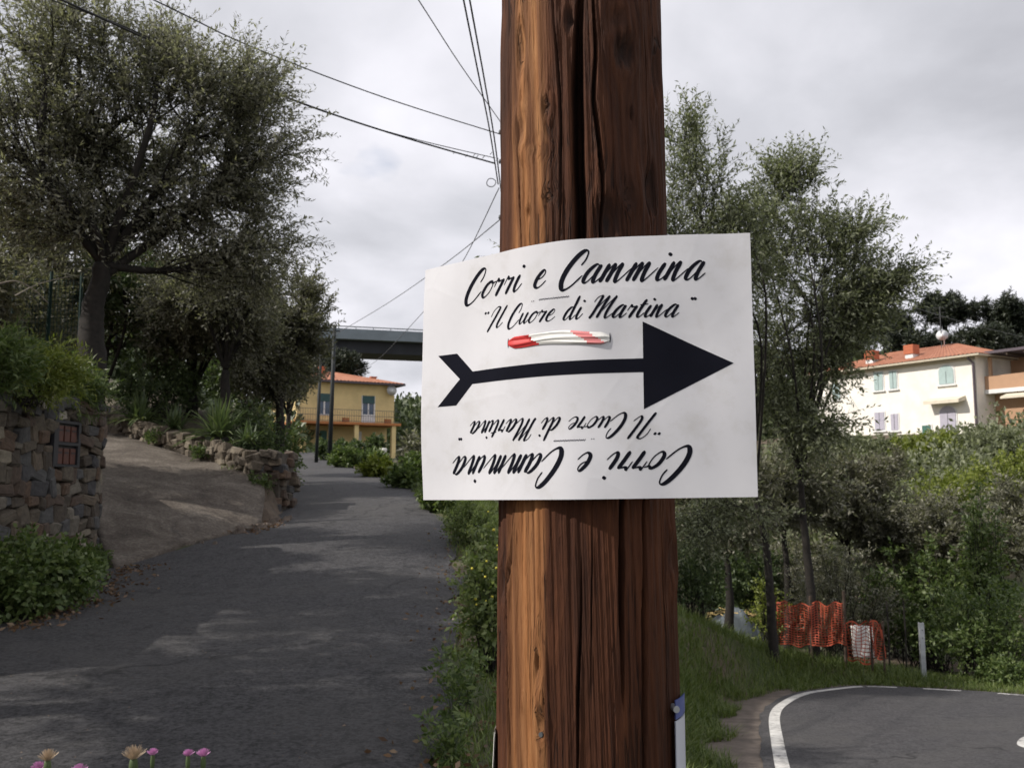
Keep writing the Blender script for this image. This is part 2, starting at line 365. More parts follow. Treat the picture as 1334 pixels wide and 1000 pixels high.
# ------------------------------------------------------------------ terrain
prof_y = [-40, -10, 0, 4.6, 8.7, 11, 13, 14.6, 16, 20, 23, 30, 38, 45, 60, 80]
prof_z = [-1.8, -1.55, -1.53, -1.5, -1.42, -1.33, -1.18, -.98, -.85, -.52, -.32, .05, .42, .75, 1.8, 2.4]
xl_y = [-40, 0, 8.7, 10.95, 13, 16, 18.5, 23, 38, 60, 68]; xl_x = [-5.2, -5.0, -5.0, -5.3, -5.55, -4.7, -4.85, -5.9, -9.5, -15.6, -19.5]
xr_y = [-40, 0, 4.6, 8, 11, 14.6, 17.5, 20, 30, 45, 60, 68]; xr_x = [-.2, -.25, -.31, -.5, -.64, -.95, -1.35, -1.95, -3.9, -8.45, -12.6, -15.5]
def smooth_interp(xs, ys):
    c = catmull(list(zip(xs, ys)), 10); c = np.array(c); return lambda t: np.interp(t, c[:, 0], c[:, 1])
fz = smooth_interp(prof_y, prof_z); fxl = smooth_interp(xl_y, xl_x); fxr = smooth_interp(xr_y, xr_x)
def lowz(x, y): return -1.9-.1125*y
low_line = [(2.1, 6.2), (2.35, 7.5), (2.67, 9), (3.23, 11.2), (3.81, 13.3), (4.33, 14.6), (5.1, 15.9), (6.04, 16.7), (6.5, 16.95), (7.0, 16.85), (8.0, 16.3), (8.95, 15.4), (10.2, 13.6), (11.2, 11), (11.8, 8), (12, 5)]
DW = [[(-5.55, 12.6, None), (-5.1, 14.4, None), (-4.5, 16.1, None)],
      [(-6.25, 13.6, -.85), (-6.1, 15.8, -.42), (-5.24, 18.4, .13)],
      [(-7.4, 15.6, -.15), (-7.6, 17.8, .25), (-7.2, 20, .58)],
      [(-9.2, 17.8, .55), (-9.8, 19.8, .9), (-9.85, 22, 1.18)],
      [(-13, 20.5, 1.5), (-13.5, 22.5, 1.75), (-13.5, 24.6, 1.95)]]
DW = [[(x, y, (z if z is not None else float(fz(y))+.015)) for x, y, z in r] for r in DW]
dwr = [catmull(r, 8) for r in DW]
dwg = [catmull([dwr[i][j] for i in range(len(dwr))], 8) for j in range(len(dwr[0]))]   # columns
dwg = [[p+np.array([0, 0, .018*math.sin(3.1*p[0]+1.7*p[1])]) for p in c] for c in dwg]
ctrl = []
for y in [-30, -12, -3, 2, 5, 8, 11, 14, 17, 20, 25, 30, 38, 45, 52, 60, 68]:
    for t in (0, .5, 1): ctrl.append((fxl(y)*(1-t)+fxr(y)*t, y, float(fz(y))))
for x, y in [(2.6, 8), (4, 13), (6, 16.5), (8.5, 15.5), (6, 11), (9, 8), (5, 5), (3.2, 4), (12, 12), (12, 4), (3, 10.5), (4.3, 14.4), (7, 17)]: ctrl.append((x, y, lowz(x, y)))
for r in DW[1:]: ctrl += r
ctrl += [(1.0, 3, -1.56), (1.2, 6, -1.7), (1.4, 9, -1.95), (1.7, 12, -2.05), (2.2, 15, -2.2), (.5, 20, -1.1), (2.5, 20, -2.5), (1, 26, -1.0), (4.3, 15.7, -2.85), (0, 8, -1.45), (.1, 14, -1.15), (-.6, 22, -.55),
         (.5, 0, -1.55), (3, -2, -1.8), (5, 18.5, -3.4), (7, 18.5, -3.8), (9, 18, -3.95), (12, 18, -4.2), (6, 23, -4.2), (10, 25, -4.6), (15, 25, -4.5), (3, 24, -3), (12, 35, -3), (20, 40, -1.5), (5, 35, -2.4), (0, 40, -.6),
         (28, 55, 1.5), (34, 62, 3), (22, 70, 2.5), (45, 60, 4), (30, 85, 5), (10, 70, 0), (0, 70, .8), (34, 110, 9), (60, 110, 12), (10, 120, 5), (65, 60, 7), (40, 30, 1), (60, 0, 0), (30, 0, -2), (25, 15, -4),
         (-6.7, 11, -1.2), (-8, 9, -.9), (-12, 8, 0), (-18, 6, 3.0), (-16, 13, 2.6), (-7, 3, -1.0), (-5.7, 19.3, .5), (-7.5, 20.9, 1.0), (-10.1, 22.9, 1.62), (-13.5, 25.6, 2.4), (-6.5, 23, .7), (-8, 25, 1.8), (-11, 28, 2.8), (-8.0, 30, 1.0),
         (-11.3, 36, 2.0), (-20, 28, 5), (-20, 40, 5.5), (-14.5, 48, 2.2), (-25, 60, 5), (-40, 30, 12), (-40, 60, 11), (-13, 76, 2.2), (-20, 76, 2.6), (-16, 88, 3), (-40, 10, 11), (-40, -10, 10), (-20, -10, 4),
         (-1.5, 30, -.3), (-5.5, 45, .3), (-9.5, 60, 1.5), (-2, 60, .5), (-300, 300, 45), (0, 450, 30), (300, 300, 50), (300, 0, 25), (-300, 0, 50), (0, -300, 0), (300, -300, 0), (-300, -300, 30), (-150, 150, 26), (-60, 150, 9), (-20, 150, 5),
         (20, 150, 6), (80, 150, 16), (-10, 220, 16), (-15, 128, 8.5), (-4, 110, 3), (-800, 900, 80), (800, 900, 80), (0, 1000, 60), (-800, -200, 60), (800, -200, 30)]
C = np.array(ctrl, float)
def kern(a, b): return np.sqrt(((a[:, None, :2]-b[None, :, :2])**2).sum(-1)+.02)
n = len(C); A = np.zeros((n+3, n+3)); A[:n, :n] = kern(C, C)+np.eye(n)*-.02; A[:n, n] = 1; A[:n, n+1:] = C[:, :2]; A[n:, :n] = A[:n, n:].T
coef = np.linalg.solve(A, np.concatenate([C[:, 2], np.zeros(3)]))
def rbf(xy):
    out = np.zeros(len(xy))
    for i in range(0, len(xy), 20000):
        q = xy[i:i+20000]; out[i:i+20000] = kern(q, C)@coef[:n]+coef[n]+q@coef[n+1:]
    return out
# road surface samples that press the terrain down
samp = []
for y in np.arange(-8, 66, .35):
    for t in np.linspace(0, 1, 14): samp.append((fxl(y)*(1-t)+fxr(y)*t, y, float(fz(y))))
for c in dwg:
    for p in c: samp.append(tuple(p))
lc = np.array(catmull(low_line, 8)); cen = np.array([7.5, 9.0])
for p in lc:
    for t in np.linspace(-.05, 1, 26): q = p*(1-t)+cen*t; samp.append((q[0], q[1], lowz(*q)))
S = np.array(samp)
def tz(xy):
    xy = np.atleast_2d(np.array(xy, float)); z = rbf(xy)
    near = (xy[:, 0] > -22) & (xy[:, 0] < 14) & (xy[:, 1] > -9) & (xy[:, 1] < 67)
    idx = np.where(near)[0]
    for i in range(0, len(idx), 1500):
        k = idx[i:i+1500]; d = ((xy[k, None, :]-S[None, :, :2])**2).sum(-1); j = d.argmin(1); dd = np.sqrt(d[np.arange(len(k)), j])
        t = np.clip((dd-.42)/1.1, 0, 1); t = t*t*(3-2*t)
        z[k] = (S[j, 2]-.06)*(1-t)+z[k]*t
    return z
def gz(x, y): return float(tz([(x, y)])[0])+CAMZ
def axis(lo, hi, step, end_lo, end_hi, g=1.16):
    a = list(np.arange(lo, hi+1e-6, step)); s = step
    while a[-1] < end_hi: s *= g; a.append(a[-1]+s)
    s = step
    while a[0] > end_lo: s *= g; a.insert(0, a[0]-s)
    return np.array(a)
ax = axis(-13, 13, .26, -900, 900); ay = axis(-5, 34, .26, -400, 1100)
gx, gy = np.meshgrid(ax, ay); xy = np.stack([gx.ravel(), gy.ravel()], 1)
zz = tz(xy)+CAMZ
inner = (np.abs(xy[:, 0]) < 30) & (xy[:, 1] < 50)
zz += np.where(inner, .015*np.sin(xy[:, 0]*5.1+xy[:, 1]*2.3)*np.sin(xy[:, 1]*4.3-xy[:, 0]), 0)
nx = len(ax); me = bpy.data.meshes.new('ground')
fi = [(i*nx+j, i*nx+j+1, (i+1)*nx+j+1, (i+1)*nx+j) for i in range(len(ay)-1) for j in range(nx-1)]
me.from_pydata(np.column_stack([xy, zz]).tolist(), [], fi); me.update()
tag(link('ground', me, 'ground_soil', smooth=True), kind='structure')

_zg = (zz-CAMZ).reshape(len(ay), nx)
def tz(xy):
    xy = np.atleast_2d(np.array(xy, float)); i = np.clip(np.searchsorted(ax, xy[:, 0])-1, 0, nx-2); j = np.clip(np.searchsorted(ay, xy[:, 1])-1, 0, len(ay)-2)
    u = (xy[:, 0]-ax[i])/(ax[i+1]-ax[i]); v = (xy[:, 1]-ay[j])/(ay[j+1]-ay[j])
    return (_zg[j, i]*(1-u)+_zg[j, i+1]*u)*(1-v)+(_zg[j+1, i]*(1-u)+_zg[j+1, i+1]*u)*v
# upper road
mb = MB(); rows = []
for y in np.concatenate([np.arange(-7, 30, .5), np.arange(30, 66, 1.)]):
    xa, xb = float(fxl(y)), float(fxr(y)); row = []
    for t in np.linspace(0, 1, 13):
        wob = (.09*math.sin(y*2.3)+.06*math.sin(y*5.7+1)) if t == 1 else (.1*math.sin(y*1.9) if t == 0 else 0)
        row.append((xa*(1-t)+xb*t+wob, y, float(fz(y))+CAMZ+.035*math.sin(math.pi*t)-.02*(abs(t-.5) > .49)))
    rows.append(row)
mb.grid(rows); tag(mb.build('upper_road', 'asphalt_old', smooth=True), kind='structure')
# driveway
mb = MB(); mb.grid([[(p[0], p[1], p[2]+CAMZ) for p in c] for c in dwg]); 
dwo = mb.build('driveway', 'concrete_ramp', smooth=True); tag(dwo, kind='structure')
sm = dwo.modifiers.new('thick', 'SOLIDIFY'); sm.thickness = .25; sm.offset = -1
if dwo.data.polygons[0].normal.z < 0: dwo.data.flip_normals()
# lower road: shoulder sheet, asphalt, painted lines
def offs(line, d):
    l = np.array(line); t = np.gradient(l, axis=0); t = t/np.linalg.norm(t, axis=1)[:, None]
    return l+np.stack([-t[:, 1], t[:, 0]], 1)*d
lcs = np.array(catmull(low_line, 10))
def fan(name, off, dz, mat, jit=0):
    o = offs(lcs, off); mb = MB(); rows = []
    for i, p in enumerate(o):
        p = p+jit*np.array([math.sin(i*.9)+.6*math.sin(i*2.1), math.cos(i*1.1)])
        rows.append([(p[0]*(1-t)+cen[0]*t, p[1]*(1-t)+cen[1]*t, lowz(0, p[1]*(1-t)+cen[1]*t)+CAMZ+dz) for t in np.linspace(0, 1, 16)])
    mb.grid(rows); ob = mb.build(name, mat); 
    if ob.data.polygons[5].normal.z < 0: ob.data.flip_normals()
    return tag(ob, kind='structure')
fan('road_shoulder', .95, -.012, 'shoulder_dirt', .07); fan('lower_road', .2, 0, 'asphalt_lower', .015)
def paint(name, pts, wd, parent=None):
    pts = np.array(pts); a = offs(pts, wd/2); b = offs(pts, -wd/2); mb = MB()
    mb.grid([[(p[0], p[1], lowz(0, p[1])+CAMZ+.005), (q[0], q[1], lowz(0, q[1])+CAMZ+.005)] for p, q in zip(a, b)])
    o = mb.build(name, 'paint_white')
    if o.data.polygons[0].normal.z < 0: o.data.flip_normals()
    return tag(o, kind='structure')
paint('edge_line', lcs[:81], .15)
for i0, i1 in ((82, 92), (95, 101), (105, 111), (117, 123)): paint('edge_dash', lcs[i0:i1], .13)
ap = [(7.1, 11.85), (6.5, 11.5), (6.17, 11.1), (6.05, 10.8), (6.15, 10.5), (6.5, 10.2), (7.1, 10.05)]
paint('inner_line', catmull(ap, 6), .13)

# terrace behind the stone wall (2 m step)
WALL = [(-5.85, 6.4), (-5.95, 8.5), (-6.0, 10.4), (-6.05, 11.8), (-6.1, 13.0), (-6.32, 13.45), (-6.95, 14.5), (-8.0, 16.2), (-9.6, 18.0)]
BACK = [(-20, 0), (-20, 4), (-20, 7), (-20, 10), (-20, 13), (-19, 15), (-18, 17), (-16, 18.5), (-13, 20.3)]
rows = []
wp = np.array(catmull(WALL, 5)); bp = np.array(catmull(BACK, 5))
for a, b_ in zip(wp, bp):
    row = []
    for t in np.linspace(0, 1, 22)**1.5:
        p = a*(1-t)+b_*t; d = np.linalg.norm(p-a)
        row.append((p[0]-.12*(1-t), p[1], CAMZ+.86+.22*d+.05*math.sin(p[0]*4)*math.sin(p[1]*3)*min(1, d)))
    rows.append(row)
mb = MB(); mb.grid(rows); o = mb.build('terrace', 'red_soil', smooth=True); tag(o, kind='structure')
if o.data.polygons[5].normal.z < 0: o.data.flip_normals()

# ------------------------------------------------------------------ utility pole
PC = (.0925, 1.131)
pole = thing('utility_pole', 'thick cracked reddish brown wooden pole carrying the white arrow sheet', 'pole', (PC[0], PC[1], gz(*PC)-.15))
zr = pole.location.z
phis = np.concatenate([np.arange(-105, 105, .42), np.arange(105, 255, 5.)])
zs = np.concatenate([[zr, .3, .7], np.arange(.82, 2.45, .0105), [2.6, 3, 4, 5.5, 7, 8.2]])
def vnoise(seed, f):
    r_ = np.random.RandomState(seed); ph = r_.rand(8)*6.28; fr = f*(.5+r_.rand(8)*1.5); am = 1/np.arange(1, 9)**.6
    return lambda x: sum(a*np.sin(x*q+p) for a, q, p in zip(am, fr, ph))/2.2
n1, n2, n3, n4 = vnoise(1, 4), vnoise(2, 9), vnoise(3, 26), vnoise(4, 2.2)
def pxphi(px, z):      # pole angle seen at a pixel column
    d = ray(px, 500); x = d.x/d.y; rr = .108
    a = math.atan2(PC[0], PC[1]); b2 = math.atan(x)
    s = max(-1, min(1, math.hypot(*PC)*math.sin(b2-a)/rr))
    return math.degrees(math.asin(s)-(b2-a))
def pxz(py): return P(760, py, 1.02).z
# (path of (px,py), width deg, depth, taper)
cracks = [([(752, -20), (747, 60), (745, 180), (748, 300), (748, 420)], 3.6, .05), ([(768, -20), (772, 60), (768, 130), (778, 230), (774, 330)], 1.2, .020),
          ([(800, 620), (797, 700), (795, 800), (796, 860)], 2.0, .04), ([(828, 660), (826, 800), (824, 900), (822, 1020)], 1.7, .04),
          ([(745, 790), (741, 880), (738, 1020)], 1.0, .018), ([(760, 690), (757, 860)], .5, .006), ([(668, 640), (660, 800), (664, 1020)], .8, .006), ([(712, -20), (722, 120), (720, 300)], .8, .006), ([(842, -20), (846, 300)], .6, .006), ([(668, 180), (672, 320)], .9, .008), ([(852, 640), (856, 1000)], .6, .005)]
knots = [(672, 38, 5, .035, .9), (785, 288, 8, .028, 1.3), (812, 58, 8, .020, 1.3), (846, 235, 6, .03, 1.1), (672, 150, 5, .02, .6), (735, 20, 5, .012, .8), (815, 250, 5, .012, .5), (830, 480, 5, .02, .8), (705, 130, 3, .012, .5), (690, 60, 3, .02, -.3), (688, 188, 7, .006, .75), (800, 20, 8, .02, .5), (857, 70, 5, .03, .6), (655, 770, 6, .02, .7), (696, 950, 3, .012, .7), (694, 870, 3, .03, .4), (865, 730, 6, .025, .6), (720, 705, 2, .03, -.3), (708, 250, 4, .006, .5), (675, 926, 1.2, .004, 1.0), (692, 868, 1.2, .005, 1.0), (668, 700, 1.0, .004, .9), (735, 940, .8, .003, 1), (700, 760, 1.0, .004, .8), (686, 350, 1, .004, .8), (820, 140, 1, .004, .9), (681, 262, 1.2, .004, 1)]
ck = []
for path, wd, dp in cracks:
    zsq = [pxz(p[1]) for p in path][::-1]; ph = [pxphi(p[0], 0) for p in path][::-1]; ck.append((zsq, ph, wd, dp))
kn = [(pxphi(px, 0), pxz(py), wd, hz, st) for px, py, wd, hz, st in knots]
V = []; stain_groove = []; sun_strip = []; warp = []
ridge = -31
for z in zs:
    base = .1088-.0052*(z-1.6)
    ph = phis.copy(); prad = np.radians(ph)
    r = np.full(len(ph), base)
    r += .0030*n1(prad*2+z*.35)+.0011*n2(prad*5+z*.6)+.0006*n3(prad*6+z*2.0*(1+.2*np.sin(prad*3)))+.0005*n4(z*14+prad*3)
    # flattened face right of the ridge, shallow flute left of it
    fl = np.exp(-((ph-(-14))/13)**2); r -= .0055*fl
    r += .0026*np.exp(-((ph-ridge-.8*n4(z*3))/6)**2)
    st = np.zeros(len(ph)); lit = np.clip(np.exp(-((ph-(ridge-12))/15)**4)*(.75+.5*n1(z*2.2+prad*4)+.35*n3(prad*2+z*.8)), 0, 1)  # patchy lighter strip, sunlit side painted as colour and cut off at the ridge
    lit *= np.clip(.5-(ph-ridge-4-2.5*n4(z*2.5)-1.5*n3(z*1.5))/3, 0, 1)
    for zq, pq, wd, dp in ck:
        if z < zq[0]-.06 or z > zq[-1]+.06: continue
        pc = np.interp(z, zq, pq)+.5*n4(z*9)+.25*n3(z*2); tp = min(1, max(0, (z-zq[0]+.06)/.18), max(0, (zq[-1]+.06-z)/.18)); tp = max(0, min(1, tp))
        g = np.clip((1-np.abs(ph-pc)/(wd*1.25*(.35+.65*tp)))*2.6, 0, 1)
        r -= dp*tp*g; r += .0012*tp*np.exp(-((np.abs(ph-pc)-wd*1.5)/(wd))**2)
        st = np.maximum(st, .55*np.clip(g*1.5, 0, 1)*tp)  # groove coloured darker along the crack, besides being cut in
    wp0 = np.zeros(len(ph))
    for kp, kz, wd, hz, sg in kn:
        u_ = (ph-kp)/wd; wp0 += -.0020*wd*np.exp(-((z-kz)/(hz*2.2))**2)*np.tanh(u_*1.2)*np.exp(-(u_/2.4)**2)
        q = np.exp(-((ph-kp)/wd)**2-((z-kz)/hz)**2); 
        ring = np.sqrt(((ph-kp)/wd)**2+((z-kz)/hz)**2)*(1+.25*n3(prad*3+z*2)); q = np.exp(-ring**2)
        if sg > 0: r += .003*np.exp(-((ring-1.3)/.5)**2)-.007*q*sg
        st = np.maximum(st, np.clip(q*1.5-.12, 0, 1)*min(1, max(0, sg))*(.7+.3*np.sin(ring*9)))
    V.append(np.stack([np.sin(prad)*r, -np.cos(prad)*r, np.full(len(ph), z-zr)], 1)); stain_groove.append(st); sun_strip.append(np.clip(lit, 0, 1)); warp.append(wp0)
m_ = len(phis); V = np.concatenate(V)
fs = [(i*m_+j, i*m_+(j+1) % m_, (i+1)*m_+(j+1) % m_, (i+1)*m_+j) for i in range(len(zs)-1) for j in range(m_)]
fs.append(tuple((len(zs)-1)*m_+j for j in range(m_)))
me = bpy.data.meshes.new('trunk'); me.from_pydata(V.tolist(), [], fs); me.update()
for nm, arr in (('stain_groove', stain_groove), ('sun_strip', sun_strip), ('warp', warp)):
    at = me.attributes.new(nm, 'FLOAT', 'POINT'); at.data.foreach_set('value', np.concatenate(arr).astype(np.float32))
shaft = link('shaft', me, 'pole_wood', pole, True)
# nails
for px, py in ((697, 962),):
    d = R(pxphi(px, 0)); z = pxz(py); rr = .1085
    mb = MB(); c = Vector((PC[0]+math.sin(d)*rr, PC[1]-math.cos(d)*rr, z)); nrm = Vector((math.sin(d), -math.cos(d), 0))
    mb.tube([c-nrm*.006, c+nrm*.004], .0028, 8); mb.build('nail', 'iron_grey', pole)

# ------------------------------------------------------------------ paper sign
pl = [(-.1145, 1.150), (-.062, 1.106), (-.012, 1.062), (.030, 1.030), (.075, 1.0085), (.13, 1.0005), (.2, .995), (.2726, .990)]
cv = np.array(catmull(pl, 20)); seg = np.r_[0, np.cumsum(np.linalg.norm(np.diff(cv, axis=0), axis=1))]; SL = seg[-1]; SH = .297
zl = P(553, 352, 1.15).z; zrt = P(977, 303, .99).z
zbl = P(552, 651, 1.15).z; zbr = P(989, 647, .99).z
tan = np.gradient(cv, axis=0); tan /= np.linalg.norm(tan, axis=1)[:, None]
def sheet(s, v, off=0.0):       # s along, v down (metres), off towards the viewer's side
    x = np.interp(s, seg, cv[:, 0]); y = np.interp(s, seg, cv[:, 1]); tx = np.interp(s, seg, tan[:, 0]); ty = np.interp(s, seg, tan[:, 1])
    f = s/SL; top = zl*(1-f)+zrt*f; bot = zbl*(1-f)+zbr*f; h = v/SH
    # the tape pulls the sheet: a soft dent and a bulge
    dent = -.0035*math.exp(-(((s-.225)/.03)**2+((v-.092)/.03)**2))+.0025*math.exp(-(((s-.265)/.03)**2+((v-.08)/.03)**2))
    curl = -.006*(h-.5)**2*math.exp(-((s-SL)/.08)**2)+.004*math.sin(h*3.1)*math.exp(-(s/.06)**2)
    wav = .0007*math.sin(s*41+h*3)+.0006*math.sin(h*11+s*17)+.0004*math.sin(s*90-h*7)
    o = off+dent+curl+wav
    return (x+ty*o, y-tx*o, top*(1-h)+bot*h)
ang = cv[:, 0]/cv[:, 1]
def px2sv(px, py):
    d = ray(px, py); s = float(np.interp(d.x/d.y, ang, seg)); y = np.interp(s, seg, cv[:, 1]); z = d.z*y/d.y+CAMZ
    f = s/SL; top = zl*(1-f)+zrt*f; bot = zbl*(1-f)+zbr*f
    return s, (top-z)/(top-bot)*SH
sign = thing('paper_sign', 'white printed sheet with big black arrow pointing right, tied to wooden pole', 'sign', (.05, 1.02, float(zbl)))
mb = MB(); ns, nv = 70, 34
fr = [[sheet(SL*i/ns, SH*j/nv, 0) for i in range(ns+1)] for j in range(nv+1)]
bk = [[sheet(SL*i/ns, SH*j/nv, -.0007) for i in range(ns+1)] for j in range(nv+1)]
mb.grid(fr[::-1]); mb.grid(bk)
mb.grid([fr[0], bk[0]]); mb.grid([bk[-1], fr[-1]])
mb.grid([[r[0] for r in bk], [r[0] for r in fr]]); mb.grid([[r[-1] for r in fr], [r[-1] for r in bk]])
mb.build('sheet', 'paper_white', sign, True)
PO = .00018
def sheet_poly(mb, poly, n=14, inv=False):     # quad strips between two s,v polylines of equal length
    a, b2 = poly; rows = []
    for (s0, v0), (s1, v1) in zip(a, b2):
        rows.append([sheet(s0+(s1-s0)*k/n, v0+(v1-v0)*k/n, PO) for k in range(n+1)])
    mb.grid(rows)
mb = MB()
A_ = lambda px, py: px2sv(px, py)
def lerp2(a, b2, n): return [(a[0]+(b2[0]-a[0])*k/n, a[1]+(b2[1]-a[1])*k/n) for k in range(n+1)]
# shaft
s0 = A_(614, 487)[0]; s1 = A_(838, 478)[0]; vc = SH*.5; hw = .0078
sheet_poly(mb, (lerp2((s0, vc-hw), (s1, vc-hw), 60), lerp2((s0, vc+hw), (s1, vc+hw), 60)), 2)
# head
sA = s1; sT = A_(956, 475)[0]; hh = .0495
sheet_poly(mb, (lerp2((sA, vc-hh), (sT, vc), 30), lerp2((sA, vc+hh), (sT, vc), 30)), 10)
# fletching
sF0 = A_(573, 467)[0]; sF1 = A_(596, 464)[0]; sN = A_(600, 495)[0]; fv = .0325
for sg in (-1, 1):
    sheet_poly(mb, (lerp2((sF0, vc+sg*fv), (sN, vc), 14), lerp2((sF1, vc+sg*fv), (s0+.002, vc+sg*hw), 14)), 6)
mb.add([sheet(sN, vc, PO), sheet(s0+.002, vc-hw, PO), sheet(s0+.002, vc+hw, PO)], [(0, 1, 2)])
mb.build('arrow', 'print_black', sign)
# script lettering (pen strokes)
G = {
 'C': (1.28, [[(.92, .98), (1.05, 1.32), (1.02, 1.72), (.80, 1.78), (.50, 1.42), (.22, .75), (.16, .12), (.38, -.28), (.78, -.12), (1.2, .42)]]),
 'o': (.80, [[(.52, .95), (.22, .72), (.08, .25), (.26, .0), (.55, .25), (.66, .72), (.50, .95), (.62, .80), (.86, .86)]]),
 'r': (.72, [[(.02, .52), (.16, .98), (.26, .84), (.60, .90)], [(.60, .92), (.46, .45), (.36, .02), (.44, .04)]]),
 'i': (.56, [[(.30, .95), (.16, .36), (.22, .02), (.42, .10), (.62, .42)], [(.40, 1.48), (.34, 1.34)]]),
 'e': (.74, [[(.16, .46), (.46, .60), (.58, .86), (.42, 1.0), (.16, .62), (.12, .18), (.34, .0), (.58, .12), (.78, .38)]]),
 'a': (.96, [[(.68, .88), (.46, 1.0), (.16, .62), (.08, .14), (.26, .02), (.52, .40), (.70, .92)], [(.72, .98), (.60, .42), (.62, .04), (.76, .04), (1.0, .36)]]),
 'm': (1.38, [[(.06, .80), (.16, .96), (.10, .5), (.02, .0)], [(.06, .22), (.34, .86), (.48, .95), (.44, .5), (.36, .0)], [(.40, .22), (.70, .86), (.84, .95), (.78, .45), (.80, .04), (.94, .04), (1.4, .70)]]),
 'n': (1.0, [[(.06, .80), (.16, .96), (.10, .5), (.02, .0)], [(.06, .22), (.36, .86), (.50, .95), (.44, .45), (.46, .04), (.60, .04), (1.02, .62)]]),
 'u': (.92, [[(.16, .95), (.06, .40), (.12, .04), (.30, .08), (.54, .55), (.64, .95)], [(.66, .95), (.54, .40), (.58, .04), (.72, .06), (.94, .36)]]),
 'd': (.98, [[(.68, .88), (.46, 1.0), (.16, .62), (.08, .14), (.26, .02), (.52, .40), (.70, .92)], [(.82, 1.86), (.70, 1.0), (.60, .36), (.64, .04), (.78, .06), (1.0, .36)]]),
 'l': (.52, [[(.40, 1.75), (.22, .9), (.12, .3), (.20, .0), (.36, .08), (.56, .38)]]),
 't': (.58, [[(.40, 1.42), (.22, .7), (.16, .2), (.26, .0), (.42, .10), (.60, .36)], [(.06, .98), (.30, 1.0), (.62, 1.06)]]),
 'I': (.72, [[(.02, .95), (.10, 1.42), (.34, 1.72), (.60, 1.66)], [(.60, 1.70), (.46, 1.0), (.30, .3), (.16, -.28)]]),
 'M': (1.72, [[(.0, 1.26), (.12, 1.62), (.34, 1.78), (.46, 1.70), (.36, 1.0), (.22, .3), (.10, -.02)], [(.18, .3), (.50, 1.0), (.92, 1.75), (.84, 1.2), (.72, .5), (.64, .0)], [(.70, .3), (1.04, 1.0), (1.46, 1.75), (1.32, 1.1), (1.20, .4), (1.26, .0), (1.42, .04), (1.74, .42)]]),
 '"': (.55, [[(.10, 1.78), (.06, 1.52)], [(.34, 1.78), (.30, 1.52)]]),
 ' ': (.62, [])}
G['“'] = (.50, [[(.10, 1.55), (.06, 1.35)], [(.34, 1.55), (.30, 1.35)]])
SHEAR = .40
def lettering(name, text, s_a, s_b, v_base_a, v_base_b, xh, wt, parent, mat, flip=False, pad=None):
    tot = sum(G[c][0]*(1 if c in 'CM"“ I' else 1) for c in text); k = (s_b-s_a)/tot; mb = MB(); x0 = 0
    for c in text:
        adv, strokes = G[c]
        for stv in strokes:
            pts = np.array(catmull(stv, 9)); d = np.gradient(pts, axis=0)
            d[:, 0] += SHEAR*d[:, 1]; q = pts.copy(); q[:, 0] += SHEAR*pts[:, 1]
            dn = d/np.maximum(np.linalg.norm(d, axis=1), 1e-6)[:, None]
            big = {'C': 1.3, 'M': .92}.get(c, 1)
            tgt = np.clip((-dn[:, 1]+.25)/1.1, 0, 1); 
            for _ in range(3): tgt = np.convolve(np.pad(tgt, 2, 'edge'), np.ones(5)/5, 'valid')
            if len(stv) == 2: wdt = np.full(len(q), wt*1.05)
            else: wdt = wt*big*(.34+.72*tgt)
            m2 = len(q); endt = np.minimum(1, np.minimum(np.arange(m2)+2.5, m2-np.arange(m2)+1.5)/5); wdt = wdt*endt
            px_ = np.stack([-dn[:, 1], dn[:, 0]], 1)*wdt[:, None]/2
            rows = []
            for a, o_ in zip(q, px_):
                r_ = []
                for sg in (1, -1):
                    xx = x0+a[0]+sg*o_[0]*xh/k*(1 if k > 0 else 1)*1.0; yy = a[1]+sg*o_[1]
                    s_ = s_a+xx*k; f = (s_-s_a)/(s_b-s_a); v_ = v_base_a*(1-f)+v_base_b*f-yy*xh
                    if flip: s_, v_ = SL-s_, SH-v_
                    r_.append(sheet(s_, v_, PO))
                rows.append(r_)
            mb.grid(rows)
        x0 += adv
    return mb.build(name, mat, parent)
def sv(px, py): return px2sv(px, py)
b1a = sv(640, 385.5); b1b = sv(915, 364.0); b2a = sv(660, 424.5); b2b = sv(885, 412.5)
words = [('Corri', 607, 681, 370, 1, .0200, .21), ('e', 696, 713, 370, 1, .0200, .22), ('Cammina', 730, 921, 350, 1, .0212, .21),
         ('“', 625, 633, 410, 2, .0135, .2), ('Il', 636, 655, 410, 2, .0145, .2), ('Cuore', 663, 723, 410, 2, .0135, .2), ('di', 734, 760, 405, 2, .0142, .21), ('Martina', 770, 886, 400, 2, .0142, .225), ('“', 895, 904, 392, 2, .0142, .24)]
